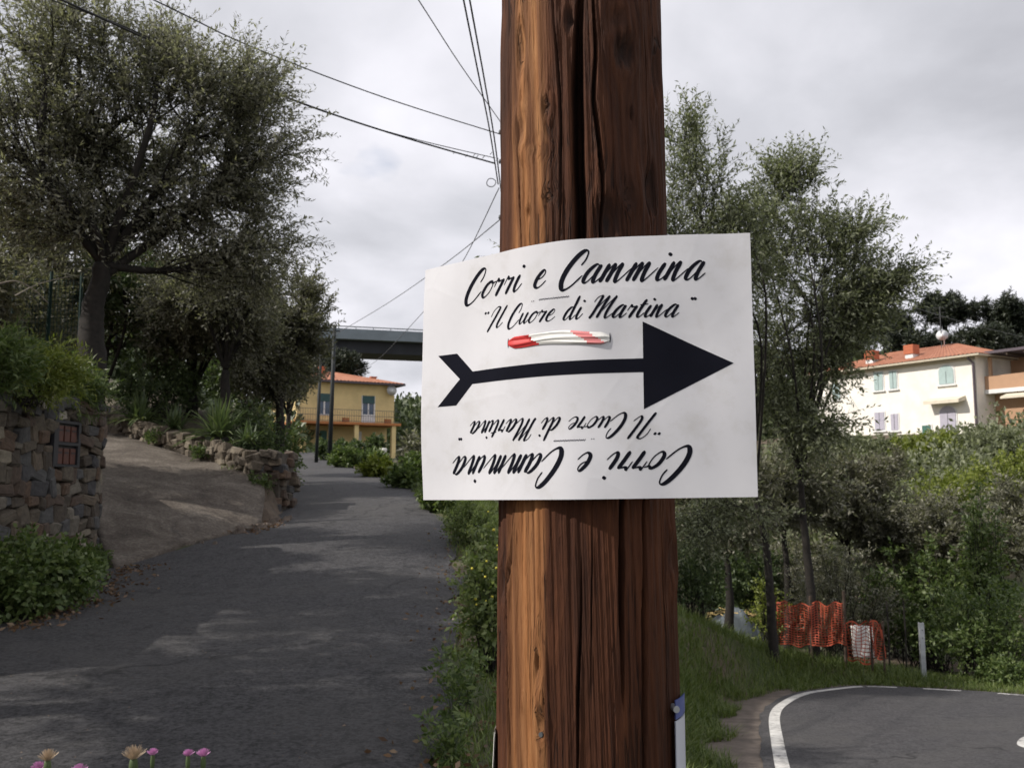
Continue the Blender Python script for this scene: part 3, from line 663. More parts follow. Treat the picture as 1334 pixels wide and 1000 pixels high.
for fl in (False, True):
    for tx_, pa, pb, py_, ln_, xh_, wt_ in words:
        sa_, sb_ = sv(pa, py_)[0], sv(pb, py_)[0]; A0, B0 = (b1a, b1b) if ln_ == 1 else (b2a, b2b)
        fb = lambda q: A0[1]+(B0[1]-A0[1])*(q-A0[0])/(B0[0]-A0[0])
        lettering('lettering', tx_, sa_-(.004 if tx_[0] in 'CM' else .003), sb_-(.006 if ln_ == 1 else .004), fb(sa_), fb(sb_), xh_, wt_, sign, 'print_black', fl)
    # tiny illegible line between
    mb = MB(); sa = sv(702, 388)[0]; sb = sv(741, 386)[0]; vb = sv(720, 388)[1]
    q = [(sa+(sb-sa)*i/60, vb+.0011*math.sin(i*1.9)*(.6+.4*math.sin(i*.7))) for i in range(61)]
    for off2, i0, i1 in ((0, 0, 60),):
        rows = []
        for s_, v_ in q:
            a = (s_, v_-.0006); b2 = (s_, v_+.0006)
            if fl: a = (SL-a[0], SH-a[1]); b2 = (SL-b2[0], SH-b2[1])
            rows.append([sheet(*a, PO), sheet(*b2, PO)])
        mb.grid(rows)
    for ds in (.010, .0075):
        a = (sa-ds, vb+.0015); b2 = (sa-ds+.0012, vb+.0004)
        c4 = [a, (b2[0], a[1]), b2, (a[0], b2[1])]
        if fl: c4 = [(SL-x_, SH-y_) for x_, y_ in c4]
        mb.add([sheet(x_, y_, PO) for x_, y_ in c4], [(0, 1, 2, 3)])
    mb.build('lettering', 'print_thin', sign)

# tape threaded through the sheet
tape = thing('barrier_tape', 'bunched red and white plastic tape tying the paper sheet on', 'tape', sheet(.17, .13, .004))
def tapesec(s, v, hgt, bul, ph):
    out = []
    for k in range(9):
        q = k/8-.5; f = 1-(2*q)**2
        out.append(sheet(s, v+q*hgt+.0006*math.sin(ph+q*9), .0010+bul*(.35*f**.5+.65*abs(math.sin(q*6.2+.5+ph*.35)))*min(1, 3*f)))
    return out
ts = sv(663, 447); te = sv(794, 440); rws = []
for i in range(41):
    t = i/40; s = ts[0]+(te[0]-ts[0])*t; e = min(1, .5+t/.14, .45+(1.0-t)/.12); dv = min(1, (t+.004)/.07, (1.004-t)/.06)
    v = ts[1]+(te[1]-ts[1])*t-.0015*math.sin(t*3.1)+.0008*math.sin(t*9)
    rws.append(tapesec(s, v, .0142*e*(1+.06*math.sin(t*13)), .0022*dv, t*5))
def tpart(i0, i1, mat, j0=0, j1=9, lift=0):
    mb = MB(); mb.grid([[r[j] for j in range(j0, j1)] for r in rws[i0:i1+1]]); return mb.build('band', mat, tape, True)
def tdiag(a, b2, mat):
    mb = MB()
    for i in range(40):
        for j in range(8):
            t = i+(7-j)*.55 if a == 0 else i+(7-j)*.9
            if a <= t < b2: mb.add([rws[i][j], rws[i][j+1], rws[i+1][j+1], rws[i+1][j]], [(0, 1, 2, 3)])
    return mb.build('band', mat, tape, True)
tdiag(0, 13.2, 'tape_red'); tdiag(13.2, 32, 'tape_white'); tdiag(32, 38.5, 'tape_pink'); tdiag(38.5, 60, 'tape_white')
# tape running round the back of the pole
for sl_s, sl_v in ((ts[0]-.0006, ts[1]), (te[0]+.0006, te[1])):
    mb = MB(); mb.grid([[sheet(sl_s-.0009*math.sin(math.pi*k/6)-.0001, sl_v-.006+.012*k/6, .0004), sheet(sl_s+.0009*math.sin(math.pi*k/6)+.0001, sl_v-.006+.012*k/6, .0004)] for k in range(7)]); mb.build('slit', 'print_thin', tape)
mb = MB(); rows = []
a0 = Vector(sheet(ts[0], ts[1], -.001)); a1 = Vector(sheet(te[0], te[1], -.001))
ringp = [a0]
for k in range(0, 21):
    d = R(-62-236*k/20); ringp.append(Vector((PC[0]+math.sin(d)*.1115, PC[1]-math.cos(d)*.1115, a0.z+(a1.z-a0.z)*k/20)))
ringp.append(a1)
mb.grid([[p+Vector((0, 0, .006)), p, p-Vector((0, 0, .006))] for p in ringp]); mb.build('loop', 'tape_white', tape, True)

# other papers on the pole
def pole_wrap(name, label, cat, ph0, ph1, z0, z1, rad, parts, lean=0):
    t = thing(name, label, cat, (PC[0]+math.sin(R((ph0+ph1)/2))*rad, PC[1]-math.cos(R((ph0+ph1)/2))*rad, z0))
    for nm, za_, zb_, mat, out in parts:
        mb = MB()
        for o1 in (rad+out, rad+out-.0012):
            rows = []
            for z in np.linspace(za_, zb_, 6):
                rows.append([(PC[0]+math.sin(R(d))*(o1+lean*(1-(z-z0)/(z1-z0))), PC[1]-math.cos(R(d))*(o1+lean*(1-(z-z0)/(z1-z0))), z) for d in np.linspace(ph0, ph1, 8)])
            mb.grid(rows)
        mb.build(nm, mat, t, True)
    return t
zt = P(878, 910, 1.07).z; zb = P(878, 935, 1.07).z
tg = pole_wrap('plastic_tag', 'narrow blue topped white plastic strip nailed on the shaded pole side', 'tag', 55, 80, zt-.22, zt, .1185, [('strip', zt-.22, zb-.002, 'tag_white', 0), ('blue_band', zb, zt, 'tag_blue', .0003)])
mb = MB(); c = P(878, 922, 1.068); mb.tube([c+Vector((0, .008, 0)), c+Vector((.002, -.006, 0))], .004, 10); mb.build('nail', 'post_metal', tg)
zt = P(643, 960, 1.1).z
pole_wrap('paper_notice', 'white paper corner sticking out on the sunlit pole side near the verge', 'notice', -108, -84, zt-.25, zt, .1145, [('sheet', zt-.25, zt, 'board_white', 0)], .012)

# ------------------------------------------------------------------ stones
def stone_mesh(seed):
    bm = bmesh.new(); bmesh.ops.create_cube(bm, size=1)
    r_ = random.Random(seed)
    for v in bm.verts: v.co += Vector((r_.uniform(-.14, .14), r_.uniform(-.08, .08), r_.uniform(-.17, .17)))
    bmesh.ops.bevel(bm, geom=list(bm.edges), offset=.12, segments=1, affect='EDGES')
    for v in bm.verts: v.co += Vector((r_.uniform(-.04, .04), r_.uniform(-.04, .04), r_.uniform(-.04, .04)))
    me = bpy.data.meshes.new('stone'); bm.to_mesh(me); bm.free()
    return me
ST = [stone_mesh(i) for i in range(9)]
for s_ in ST: s_.materials.append(MATS['wall_stone'])
ST2 = [stone_mesh(i+20) for i in range(7)]
for s_ in ST2: s_.materials.append(MATS['low_stone'])
def wall_core(name, label, cat, line, zb, zt, th, side, holes=None):
    l = np.array(line); c = l.mean(0); t = thing(name, label, cat, (c[0], c[1], min(zb)))
    mb = MB(); rows = []
    o0 = offs(l, -.03*side); o1 = offs(l, -th*side)
    for k in range(len(l)):
        rows.append([(o0[k][0], o0[k][1], zb[k]), (o0[k][0], o0[k][1], zt[k]), (o1[k][0], o1[k][1], zt[k]), (o1[k][0], o1[k][1], zb[k])])
    mb.grid(rows); mb.add(rows[0], [(0, 1, 2, 3)]); mb.add(rows[-1], [(3, 2, 1, 0)])
    mb.build('core', 'mortar', t)
    return t
wl = np.array(catmull(WALL[:-1], 6)); cum = np.r_[0, np.cumsum(np.linalg.norm(np.diff(wl, axis=0), axis=1))]
def wtop(s): return CAMZ+1.07-.03*s+.03*math.sin(s*2.1)
def wbot(x, y): return gz(x, y)-.15
swall = wall_core('stone_wall', 'tall dry stone wall of mixed brown stones holding up the terrace', 'wall', wl, [gz(p[0]+.3, p[1])-.2 for p in wl], [wtop(s)-.06 for s in cum], .42, -1)
rr = random.Random(5)
def at_line(l, cum, s): return np.array([np.interp(s, cum, l[:, 0]), np.interp(s, cum, l[:, 1])])
def lay(wall, l, cum, s0, s1, zb, zt, rowh, wid, meshes, depth, side, skip=None, cap=True):
    off = wloc(wall); z = zb; cnt = 0
    while z < zt:
        h = rowh*rr.uniform(.7, 1.3)
        s = s0+rr.uniform(-.1, .05)
        while s < s1:
            w_ = wid*rr.choice([.55, .7, .85, 1, 1.2, 1.5]); sc_ = s+w_/2
            p = at_line(l, cum, min(sc_, s1)); q = at_line(l, cum, min(sc_+.05, cum[-1])); t = q-p
            ztl = zt if not callable(zt) else zt(sc_)
            if not (skip and skip(sc_, z+h/2, w_, h)):
                o = bpy.data.objects.new('stone', rr.choice(meshes)); COL.objects.link(o); o.parent = wall
                nrm = np.array([-t[1], t[0]])/np.linalg.norm(t)*side
                dp = depth*rr.uniform(.8, 1.2); pos = p+nrm*(rr.uniform(-.015, .02)-dp/2+.06)
                o.location = Vector((pos[0], pos[1], z+h/2+rr.uniform(-.012, .012)))-off
                hh_ = rr.choice([.8, 1, 1, 1.15, 1.45]); o.scale = (w_*rr.uniform(.92, 1.12), dp*rr.uniform(.95, 1.25), h*hh_)
                o.rotation_euler = (rr.uniform(-.1, .1), rr.uniform(-.22, .22), math.atan2(t[1], t[0])+rr.uniform(-.1, .1)+rr.choice([0, math.pi])); cnt += 1
            s += w_*.985
        z += h*.985
    return cnt
# letterbox position on the wall
def wall_s(px):
    d = ray(px, 560); k = d.x/d.y; return float(np.interp(-k, -(wl[:28, 0]/wl[:28, 1])[::1], cum[:28])) if False else float(np.interp(k, (wl[:, 0]/wl[:, 1])[:25], cum[:25]))
ms0, ms1 = wall_s(64), wall_s(97); mp0 = at_line(wl, cum, (ms0+ms1)/2)
mz1 = P(80, 549, mp0[1]).z; mz0 = P(80, 607, mp0[1]).z
def skipbox(s, z, w_, h): return (ms0-.05 < s < ms1+.05) and (mz0-.02 < z < mz1+.02)
z0w = gz(-5.7, 11)-.1
nst = lay(swall, wl, cum, 1.3, cum[26], z0w, CAMZ+.98, .155, .29, ST, .2, -1, skipbox)
nst += lay(swall, wl, cum, 1.3, cum[26], CAMZ+.98, CAMZ+1.0, .085, .42, ST, .34, -1)
mailb = thing('letter_box', 'dark letter box unit with brown doors set in the stone wall', 'letter box', (mp0[0], mp0[1], mz0))
tq = at_line(wl, cum, ms1)-at_line(wl, cum, ms0); U = Vector((tq[0], tq[1], 0)).normalized(); Nn = Vector((U.y, -U.x, 0))
if Nn.x < 0: Nn = -Nn
O = Vector((*at_line(wl, cum, ms0), 0)); ml = np.linalg.norm(tq)
FM = lambda u, w_, z: O+U*u+Nn*w_+Vector((0, 0, z))
mb = MB(); mb.fbox(FM, 0, ml, -.15, .035, mz0, mz1); mb.build('back', 'mail_dark', mailb)
hm = (mz1-mz0)
mb = MB()
for u0, u1, z0, z1 in ((-.02, ml+.02, mz1-.03, mz1+.01), (-.02, ml+.02, mz0-.01, mz0+.02), (-.02, .10, mz0+.02, mz1-.03), (ml-.05, ml+.02, mz0+.02, mz1-.03), (.10, ml-.05, mz0+hm*.5-.02, mz0+hm*.5+.02)):
    mb.fbox(FM, u0, u1, .036, .085, z0, z1)
mb.build('frame', 'mail_dark', mailb)
for r_ in range(2):
    for k in range(3):
        ww = (ml-.15)/3; u0 = .10+k*ww+.02; z0 = mz0+.03+r_*hm*.5; mb = MB(); mb.fbox(FM, u0, u0+ww-.04, .036, .062, z0, z0+hm*.5-.09)
        d_ = mb.build('door', 'mail_brown', mailb); mb = MB(); mb.fbox(FM, u0+.02, u0+ww-.06, .063, .067, z0+hm*.5-.16, z0+hm*.5-.14); mb.build('slot', 'mail_dark', d_)
# low garden wall
LW = [(-5.18, 18.15, .13), (-6.2, 19.1, .34), (-7.2, 19.95, .58), (-8.5, 20.9, .88), (-9.85, 21.95, 1.18), (-11.2, 23, 1.5)]
lw = np.array(catmull(LW, 6)); lcum = np.r_[0, np.cumsum(np.linalg.norm(np.diff(lw[:, :2], axis=0), axis=1))]
lwall = wall_core('garden_wall', 'low rough stone wall edging the planted bed above the concrete driveway', 'wall', lw[:, :2], [p[2]+CAMZ-.4 for p in lw], [p[2]+CAMZ+.38-.02*s for p, s in zip(lw, lcum)], .38, 1)
for s in np.arange(.1, lcum[-1]-.2, .235):
    p = at_line(lw[:, :2], lcum, s); zb = float(np.interp(s, lcum, lw[:, 2]))+CAMZ; t = at_line(lw[:, :2], lcum, s+.1)-p; nrm = np.array([t[1], -t[0]])/np.linalg.norm(t)
    if nrm[1] > 0: nrm = -nrm
    for k in range(3):
        o = bpy.data.objects.new('stone', rr.choice(ST2)); COL.objects.link(o); o.parent = lwall
        q = p+nrm*rr.uniform(-.05, .04)
        o.location = Vector((q[0], q[1], zb+.04+k*.14+rr.uniform(-.04, .04)))-wloc(lwall); o.scale = (rr.uniform(.17, .31), rr.uniform(.2, .3), rr.uniform(.12, .21))
        o.rotation_euler = (rr.uniform(-.3, .3), rr.uniform(-.35, .35), math.atan2(t[1], t[0])+rr.uniform(-.3, .3))
# stone pier at the end of the low wall
pierb = Vector((-5.0, 18.6, gz(-4.9, 18.6)-.1))
pier = thing('stone_pier', 'dark rough stone pier ending the low wall beside the upper road', 'pier', pierb)
mb = MB(); mb.box(pierb.x-.28, pierb.x+.22, pierb.y-.3, pierb.y+.9, pierb.z, pierb.z+1.35); mb.build('core', 'mortar', pier)
for k in range(40):
    o = bpy.data.objects.new('stone', rr.choice(ST)); COL.objects.link(o); o.parent = pier
    f = k % 2; z = .05+(k//4)*.14
    if f: o.location = (rr.uniform(-.25, .2), -.3+rr.uniform(-.03, .05), z)
    else: o.location = (.2+rr.uniform(-.04, .04), rr.uniform(-.25, .85), z)
    o.scale = (rr.uniform(.2, .34), rr.uniform(.2, .34), rr.uniform(.13, .2)); o.rotation_euler = (rr.uniform(-.2, .2), rr.uniform(-.2, .2), rr.uniform(-.2, .2))

mb = MB()
for k in range(46):
    x = rr.gauss(-4.55, .22); y = rr.gauss(16.3, .55); z = float(fz(y))+CAMZ+.02; r_ = rr.uniform(.02, .075); q = [Vector((rr.uniform(-1, 1), rr.uniform(-1, 1), rr.uniform(-.4, .4))).normalized()*r_ for _ in range(4)]
    mb.hexa([(x-r_+q[0].x*.3, y-r_, z-.03), (x+r_, y-r_+q[1].y*.3, z-.03), (x+r_, y+r_, z-.03), (x-r_, y+r_, z-.03), (x-r_*.6+q[2].x*.5, y-r_*.6, z+r_*.8), (x+r_*.6, y-r_*.6+q[3].y*.5, z+r_), (x+r_*.5, y+r_*.6, z+r_*.7), (x-r_*.5, y+r_*.5, z+r_*.9)])
tag(mb.build('rubble', 'shoulder_dirt'), 'broken stone rubble at the driveway corner by the pier', 'rubble', kind='stuff')
# ------------------------------------------------------------------ vegetation generators
def leaf_quads(base, d, ln, wd, rng, flat=0.0):
    n = len(base); d = unit(d); rv = rng.normal(size=(n, 3)); rv[:, 2] *= (1-flat)
    side = unit(np.cross(d, rv)); ln = ln[:, None]; wd = wd[:, None]
    nrm = np.cross(side, d)
    return np.stack([base, base+d*ln*.45+side*wd*.5+nrm*ln*.05, base+d*ln, base+d*ln*.45-side*wd*.5+nrm*ln*.05], 1)
def twig_leaves(start, dirs, tl, nl, ln, wd, rng, droop=.0, spread=.9):
    # start (n,3), dirs (n,3), tl (n,)
    n = len(start); t = np.tile((np.arange(nl)+.5)/nl, (n, 1))+rng.uniform(-.5, .5, (n, nl))/nl
    d = unit(dirs); g = np.array([0, 0, -1.0])
    pos = start[:, None, :]+d[:, None, :]*(t*tl[:, None])[..., None]+g*(droop*(t**2)*tl[:, None])[..., None]
    td = unit(d[:, None, :]+g*(2*droop*t)[..., None])
    r = rng.normal(size=(n, nl, 3)); perp = unit(r-td*(r*td).sum(-1, keepdims=True))
    ld = td*.75+perp*spread
    pos = pos.reshape(-1, 3); ld = ld.reshape(-1, 3); k = len(pos)
    return leaf_quads(pos, ld, ln*rng.uniform(.45, 1.4, k), wd*rng.uniform(.6, 1.35, k), rng)
def grow(blobs, fork, trunk_path, trunk_r, sub, twigs, nl, leaf, seed, droop=.12, upb=.25, tw_len=.55, tw_r=.006, outward=.8, spread=.9, limb_r=None, twigmesh=True):
    """returns (wood MB, leaf quads). blobs: [(centre, radii)] in local coordinates"""
    rng = np.random.RandomState(seed); mb = MB(); Q = []
    tp = catmull(trunk_path, 6); m2 = len(tp)
    rad = [trunk_r*(1.45-.8*min(1, i/(m2-1)*1.0)+(.35*max(0, 1-i/3))) for i in range(m2)]
    tp = [p+np.array([rng.uniform(-.02, .02), rng.uniform(-.02, .02), 0])*trunk_r*6*(0 < i < m2-1) for i, p in enumerate(tp)]
    mb.tube(tp, rad, 9); top = np.array(tp[-1]); rt = rad[-1]
    TW = []; TD = []; TL = []
    allc = np.mean([b[0] for b in blobs], axis=0)
    for c, rd in blobs:
        c = np.array(c, float); rd = np.array(rd, float)
        st = top if rng.rand() < .6 else np.array(tp[-3])
        mid = st*.5+c*.5+rng.normal(size=3)*.12*np.linalg.norm(c-st)+np.array([0, 0, .1*np.linalg.norm(c-st)])
        lp = catmull([st, mid, c], 6); lr = (limb_r or rt*.62)
        mb.tube(lp, [lr*(1-.72*i/(len(lp)-1)) for i in range(len(lp))], 6)
        for k in range(sub):
            v = unit(rng.normal(size=3)); rr_ = rng.uniform(.25, 1)**.5
            tip = c+v*rd*rr_; 
            a = np.array(lp[int(rng.uniform(.35, .999)*len(lp))])
            md = a*.5+tip*.5+rng.normal(size=3)*.1*np.linalg.norm(tip-a)
            bp_ = catmull([a, md, tip], 4); br = lr*rng.uniform(.18, .34)
            mb.tube(bp_, [br*(1-.8*i/(len(bp_)-1)) for i in range(len(bp_))], 4, False)
            bp_ = np.array(bp_)
            ti = rng.uniform(.25, 1, twigs); q = np.stack([np.interp(ti*(len(bp_)-1), np.arange(len(bp_)), bp_[:, j]) for j in range(3)], 1)
            bd = unit(bp_[-1]-bp_[0]); od = unit((q-allc)+1e-6)
            dd = rng.normal(size=(twigs, 3))*.75+bd*.5+od*outward+np.array([0, 0, upb])
            TW.append(q); TD.append(unit(dd)); TL.append(tw_len*rng.uniform(.5, 1.35, twigs))
    TW = np.concatenate(TW); TD = np.concatenate(TD); TL = np.concatenate(TL)
    Q = twig_leaves(TW, TD, TL, nl, leaf[0], leaf[1], rng, droop, spread)
    if twigmesh:
        g = np.array([0, 0, -1.0]); e1 = TW+TD*(TL*.5)[:, None]+g*(droop*.25*TL)[:, None]; e2 = TW+TD*TL[:, None]+g*(droop*TL)[:, None]
        up = unit(np.cross(TD, rng.normal(size=TD.shape))); sd_ = np.cross(TD, up); k0 = len(mb.v); m3 = len(TW)
        VV = np.zeros((m3, 3, 3, 3))
        for a_, (pt, rr_) in enumerate(((TW, tw_r), (e1, tw_r*.7), (e2, tw_r*.25))):
            for k in range(3): VV[:, a_, k] = pt+(up*math.cos(2.0944*k)+sd_*math.sin(2.0944*k))*rr_
        mb.v += [tuple(p) for p in VV.reshape(-1, 3).tolist()]
        bi = np.arange(m3)*9+k0; FF = []
        for a_ in range(2):
            for k in range(3): FF.append(np.stack([bi+a_*3+k, bi+a_*3+(k+1) % 3, bi+a_*3+3+(k+1) % 3, bi+a_*3+3+k], 1))
        mb.f += [tuple(q) for q in np.concatenate(FF).tolist()]
    return mb, Q
def tree(name, label, cat, loc, blobs, trunk_path, trunk_r, sub, twigs, nl, leaf, mat, bark, seed, group=None, **k):
    t = thing(name, label, cat, loc, group)
    mb, Q = grow(blobs, None, trunk_path, trunk_r, sub, twigs, nl, leaf, seed, **k)
    mb.build('trunk', bark, t, True, world=False)
    link('crown', quads_mesh('crown', Q), mat, t)
    return t
def shrub(name, label, cat, loc, rad, nst, twigs, nl, leaf, mat, seed, group=None, stem='bark_dark', droop=.1, tw_len=.3, spread=1.0, up=.5):
    """stems from the base spreading into an ellipsoid rad, centre rad.z above base"""
    rng = np.random.RandomState(seed); t = thing(name, label, cat, loc, group); mb = MB(); rad = np.array(rad, float); c = np.array([0, 0, rad[2]*.95])
    TW = []; TD = []; TL = []
    for k in range(nst):
        v = unit(rng.normal(size=3)); v[2] = abs(v[2])*.9-.25; tip = c+v*rad*rng.uniform(.3, 1)**.45; tip[2] = max(tip[2], .08)
        b0 = np.array([rng.uniform(-.35, .35)*rad[0], rng.uniform(-.35, .35)*rad[1], -.03])
        p = np.array(catmull([b0, b0*.4+tip*.6*np.array([1, 1, .9]), tip], 4)); mb.tube(p, [min(.014, .012*max(.5, rad[2]))*(1-.7*i/(len(p)-1)) for i in range(len(p))], 4, False)
        ti = rng.uniform(.35, 1, twigs); q = np.stack([np.interp(ti*(len(p)-1), np.arange(len(p)), p[:, j]) for j in range(3)], 1)
        TW.append(q); TD.append(unit(rng.normal(size=(twigs, 3))+unit(tip-c)*.8+np.array([0, 0, up]))); TL.append(tw_len*rng.uniform(.5, 1.3, twigs))
    Q = twig_leaves(np.concatenate(TW), np.concatenate(TD), np.concatenate(TL), nl, leaf[0], leaf[1], rng, droop, spread)
    mb.build('stems', stem, t, True, world=False); link('foliage', quads_mesh('foliage', Q), mat, t)
    return t

# ---- big olive tree on the terrace
tb = Vector((-6.62, 13.75, CAMZ+.90))
def rel(px, py, Y): return tuple(P(px, py, Y)-tb)
blobs = [(rel(60, 90, 13.2), (1.25, 1.2, .9)), (rel(165, 150, 14.2), (1.2, 1.3, .9)), (rel(270, 130, 14.0), (1.0, 1.2, .8)), (rel(335, 210, 14.4), (.85, 1.2, .85)), (rel(30, 250, 13), (1.1, 1.2, .8)),
         (rel(150, 270, 14.6), (1.2, 1.3, .75)), (rel(270, 270, 14.6), (1.1, 1.4, .8)), (rel(345, 320, 14.8), (.65, 1.0, .75)), (rel(205, 75, 14.3), (.75, 1.0, .6)), (rel(-60, 170, 13), (1.2, 1.2, 1.0)), (rel(105, 40, 13.6), (.8, .8, .6)), (rel(320, 110, 14.2), (.6, .8, .5)), (rel(200, 210, 14.9), (1.2, 1.0, .8)), (rel(90, 180, 14.4), (1.1, 1.0, .8))]
tree('olive_tree', 'big dark olive tree with forked trunk rising behind the stone wall', 'tree', tb, blobs,
     [(0, 0, -.2), (.05, 0, .9), (.0, .05, 1.7), (.12, .05, 2.5)], .19, 24, 17, 19, (.088, .026), 'olive_leaf', 'bark_dark', 3, upb=.38, tw_len=.8, tw_r=.004, limb_r=.075)
# leafy trees behind on the hillside
def hill_tree(label, px, Y, cpy, spanpx, toppy, mat, seed, sub=18, twigs=15, nl=17, leaf=(.10, .04), tr=.14, name='olive_tree', group=None, **k):
    x = (px-667)/FPX*Y/ (cp) ; base = Vector((x, Y, gz(x, Y)-.1))
    r_ = spanpx/FPX*Y/2; top = P(px, toppy, Y).z-base.z; cz = P(px, cpy, Y).z-base.z; rz_ = top-cz
    rng = np.random.RandomState(seed); bl = []
    for i in range(7):
        a = i*2.4+rng.uniform(-.4, .4); q = .62 if i else 0
        bl.append(((math.cos(a)*r_*q, math.sin(a)*r_*q*.8, cz+rng.uniform(-.45, .45)*rz_), (r_*.5, r_*.5, rz_*.55)))
    fk = max(.5, cz-rz_*.9)
    return tree(name, label, 'tree', base, bl, [(0, 0, 0), (.06, 0, fk*.5), (0, .05, fk)], tr, sub, twigs, nl, leaf, mat, 'bark_dark', seed, group, **k)
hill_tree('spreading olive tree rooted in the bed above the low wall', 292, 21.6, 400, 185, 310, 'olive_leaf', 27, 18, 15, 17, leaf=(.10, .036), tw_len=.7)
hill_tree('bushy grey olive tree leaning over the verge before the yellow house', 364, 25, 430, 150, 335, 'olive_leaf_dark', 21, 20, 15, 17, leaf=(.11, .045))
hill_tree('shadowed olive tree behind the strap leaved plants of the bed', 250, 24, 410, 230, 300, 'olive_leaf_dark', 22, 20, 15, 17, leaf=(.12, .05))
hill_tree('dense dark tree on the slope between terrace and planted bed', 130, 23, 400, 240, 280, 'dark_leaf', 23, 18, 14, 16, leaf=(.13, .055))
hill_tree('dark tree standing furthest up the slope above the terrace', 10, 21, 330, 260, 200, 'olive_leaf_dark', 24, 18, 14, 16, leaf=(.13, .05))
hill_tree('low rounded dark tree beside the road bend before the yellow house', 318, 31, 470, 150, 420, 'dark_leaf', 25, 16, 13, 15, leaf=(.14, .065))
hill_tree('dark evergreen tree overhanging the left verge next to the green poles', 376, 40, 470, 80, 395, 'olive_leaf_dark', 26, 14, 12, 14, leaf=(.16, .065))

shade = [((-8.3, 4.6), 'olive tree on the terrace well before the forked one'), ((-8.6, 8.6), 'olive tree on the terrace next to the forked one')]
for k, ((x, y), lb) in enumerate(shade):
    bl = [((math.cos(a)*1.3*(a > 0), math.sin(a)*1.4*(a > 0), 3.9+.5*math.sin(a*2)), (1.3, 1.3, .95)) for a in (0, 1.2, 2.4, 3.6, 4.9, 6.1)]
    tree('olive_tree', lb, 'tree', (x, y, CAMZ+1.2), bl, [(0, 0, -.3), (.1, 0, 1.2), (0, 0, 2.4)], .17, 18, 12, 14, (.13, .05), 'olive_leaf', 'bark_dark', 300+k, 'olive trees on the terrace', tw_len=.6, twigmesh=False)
# ---- right hand trees
def r_tree(label, base, blist, Y0, tpath, tr, mat, seed, sub, twigs, nl, leaf, **k):
    bl = [(tuple(P(px, py, Y0+dy)-base), rd) for px, py, dy, rd in blist]
    return tree('olive_tree', label, 'tree', base, bl, tpath, tr, sub, twigs, nl, leaf, mat, 'bark_dark', seed, **k)
b1 = Vector((5.18, 18.0, gz(5.18, 18.0)-.1))
r_tree('tall airy olive tree rising behind pole and sign at the bend', b1, [(893, 178, -1, (.4, .7, .3)), (905, 220, -1, (.75, .9, .55)), (950, 285, -.5, (.6, .8, .55)), (915, 285, -1, (.9, 1, .7)), (880, 330, -1, (.9, 1, .8)), (955, 330, 0, (.8, 1, .7)), (830, 260, -1, (.9, 1, .9)), (780, 330, 0, (1, 1, .7)), (720, 345, 0, (.7, 1, .5)), (900, 430, 0, (1, 1, .7)), (960, 660, 0, (.9, .8, .5)), (905, 690, 0, (.6, .8, .5))], 17,
       [(0, 0, -.1), (-.03, 0, 1.2), (-.1, 0, 2.4), (-.4, -.2, 3.6)], .075, 'olive_leaf_pale', 31, 14, 13, 15, (.095, .030), upb=.45, tw_len=.75, tw_r=.004)
x2 = 6.3; b2_ = Vector((x2, 18.9, gz(x2, 18.9)-.1))
r_tree('wide loose olive tree behind the orange netting with long side branches', b2_, [(1035, 240, 0, (.75, .9, .7)), (1070, 300, 0, (.9, 1, .7)), (1015, 330, 0, (.8, 1, .8)), (1110, 360, 0, (.9, 1, .6)), (1050, 400, 0, (1.1, 1.1, .7)), (1150, 372, 0, (.55, .7, .35)), (1000, 450, 0, (.9, 1, .8)), (1065, 455, 0, (.75, 1, .7)), (1020, 520, 0, (1.0, 1, .7)), (1060, 560, -1, (.6, .8, .6)), (1160, 365, 0, (.4, .5, .18)), (1120, 395, 0, (.55, .7, .35)), (985, 290, 0, (.7, .9, .6)), (1040, 230, 0, (.35, .5, .3)), (1105, 300, 0, (.6, .8, .5))], 18.5,
       [(0, 0, -.1), (-.05, 0, 1.5), (-.15, 0, 3.0), (-.2, -.1, 4.2)], .08, 'olive_leaf_pale', 32, 15, 13, 15, (.11, .036), upb=.35, tw_len=.8, tw_r=.005)
# olive grove below the road
grove = [(940, 20, 640, 150, 560, 'olive_leaf', 'shady olive tree right behind the wooden pole above the grass bank'), (1015, 23, 620, 170, 545, 'olive_leaf', 'grey olive tree standing straight behind the orange netting'), (1095, 25, 640, 170, 580, 'olive_leaf_dark', 'round crowned olive tree behind the lower net piece'),
         (1180, 24, 690, 180, 630, 'olive_leaf', 'broad olive tree behind the grey metal post'), (1260, 22.5, 710, 150, 665, 'olive_leaf_dark', 'low dark olive tree beside the dashed road edge'), (1335, 25, 670, 120, 600, 'olive_leaf', 'pale grey olive tree in front of the tan house')]
for i, (px, Y, cpy, spn, tpy, mt, lb) in enumerate(grove):
    hill_tree(lb, px, Y, cpy, spn, tpy, mt, 40+i, 16, 13, 16, (.125, .05), .085, group='olive trees below the bend', tw_len=.5)
def px_shrub(name, label, px, py_base, Y, wpx, hpx, mat, seed, leaf, n=(26, 9, 9), zfix=None, group=None, dy=None, **k):
    p = P(px, py_base, Y); w_ = wpx/FPX*Y/2; h = hpx/FPX*Y
    z = gz(p.x, Y)-.05 if zfix is None else zfix
    return shrub(name, label, 'shrub' if 'bush' not in name else 'bush', (p.x, Y, z), (w_, dy or w_, max(.15, (p.z+h-z)*.52)), n[0], n[1], n[2], leaf, mat, seed, group, **k)
px_shrub('lime_bush', 'bright yellow green bush growing below the white house facade', 1245, 690, 30, 130, 118, 'lime_leaf', 61, (.15, .08), (110, 13, 12), tw_len=.5)
px_shrub('lime_bush', 'smaller yellow green bush growing below the tan house', 1320, 680, 34, 120, 125, 'lime_leaf', 62, (.15, .08), (80, 13, 12), tw_len=.5)
px_shrub('lime_bush', 'round yellow green bush right against the white house wall', 1215, 640, 50, 110, 84, 'lime_leaf', 161, (.22, .12), (110, 13, 12), tw_len=.6)
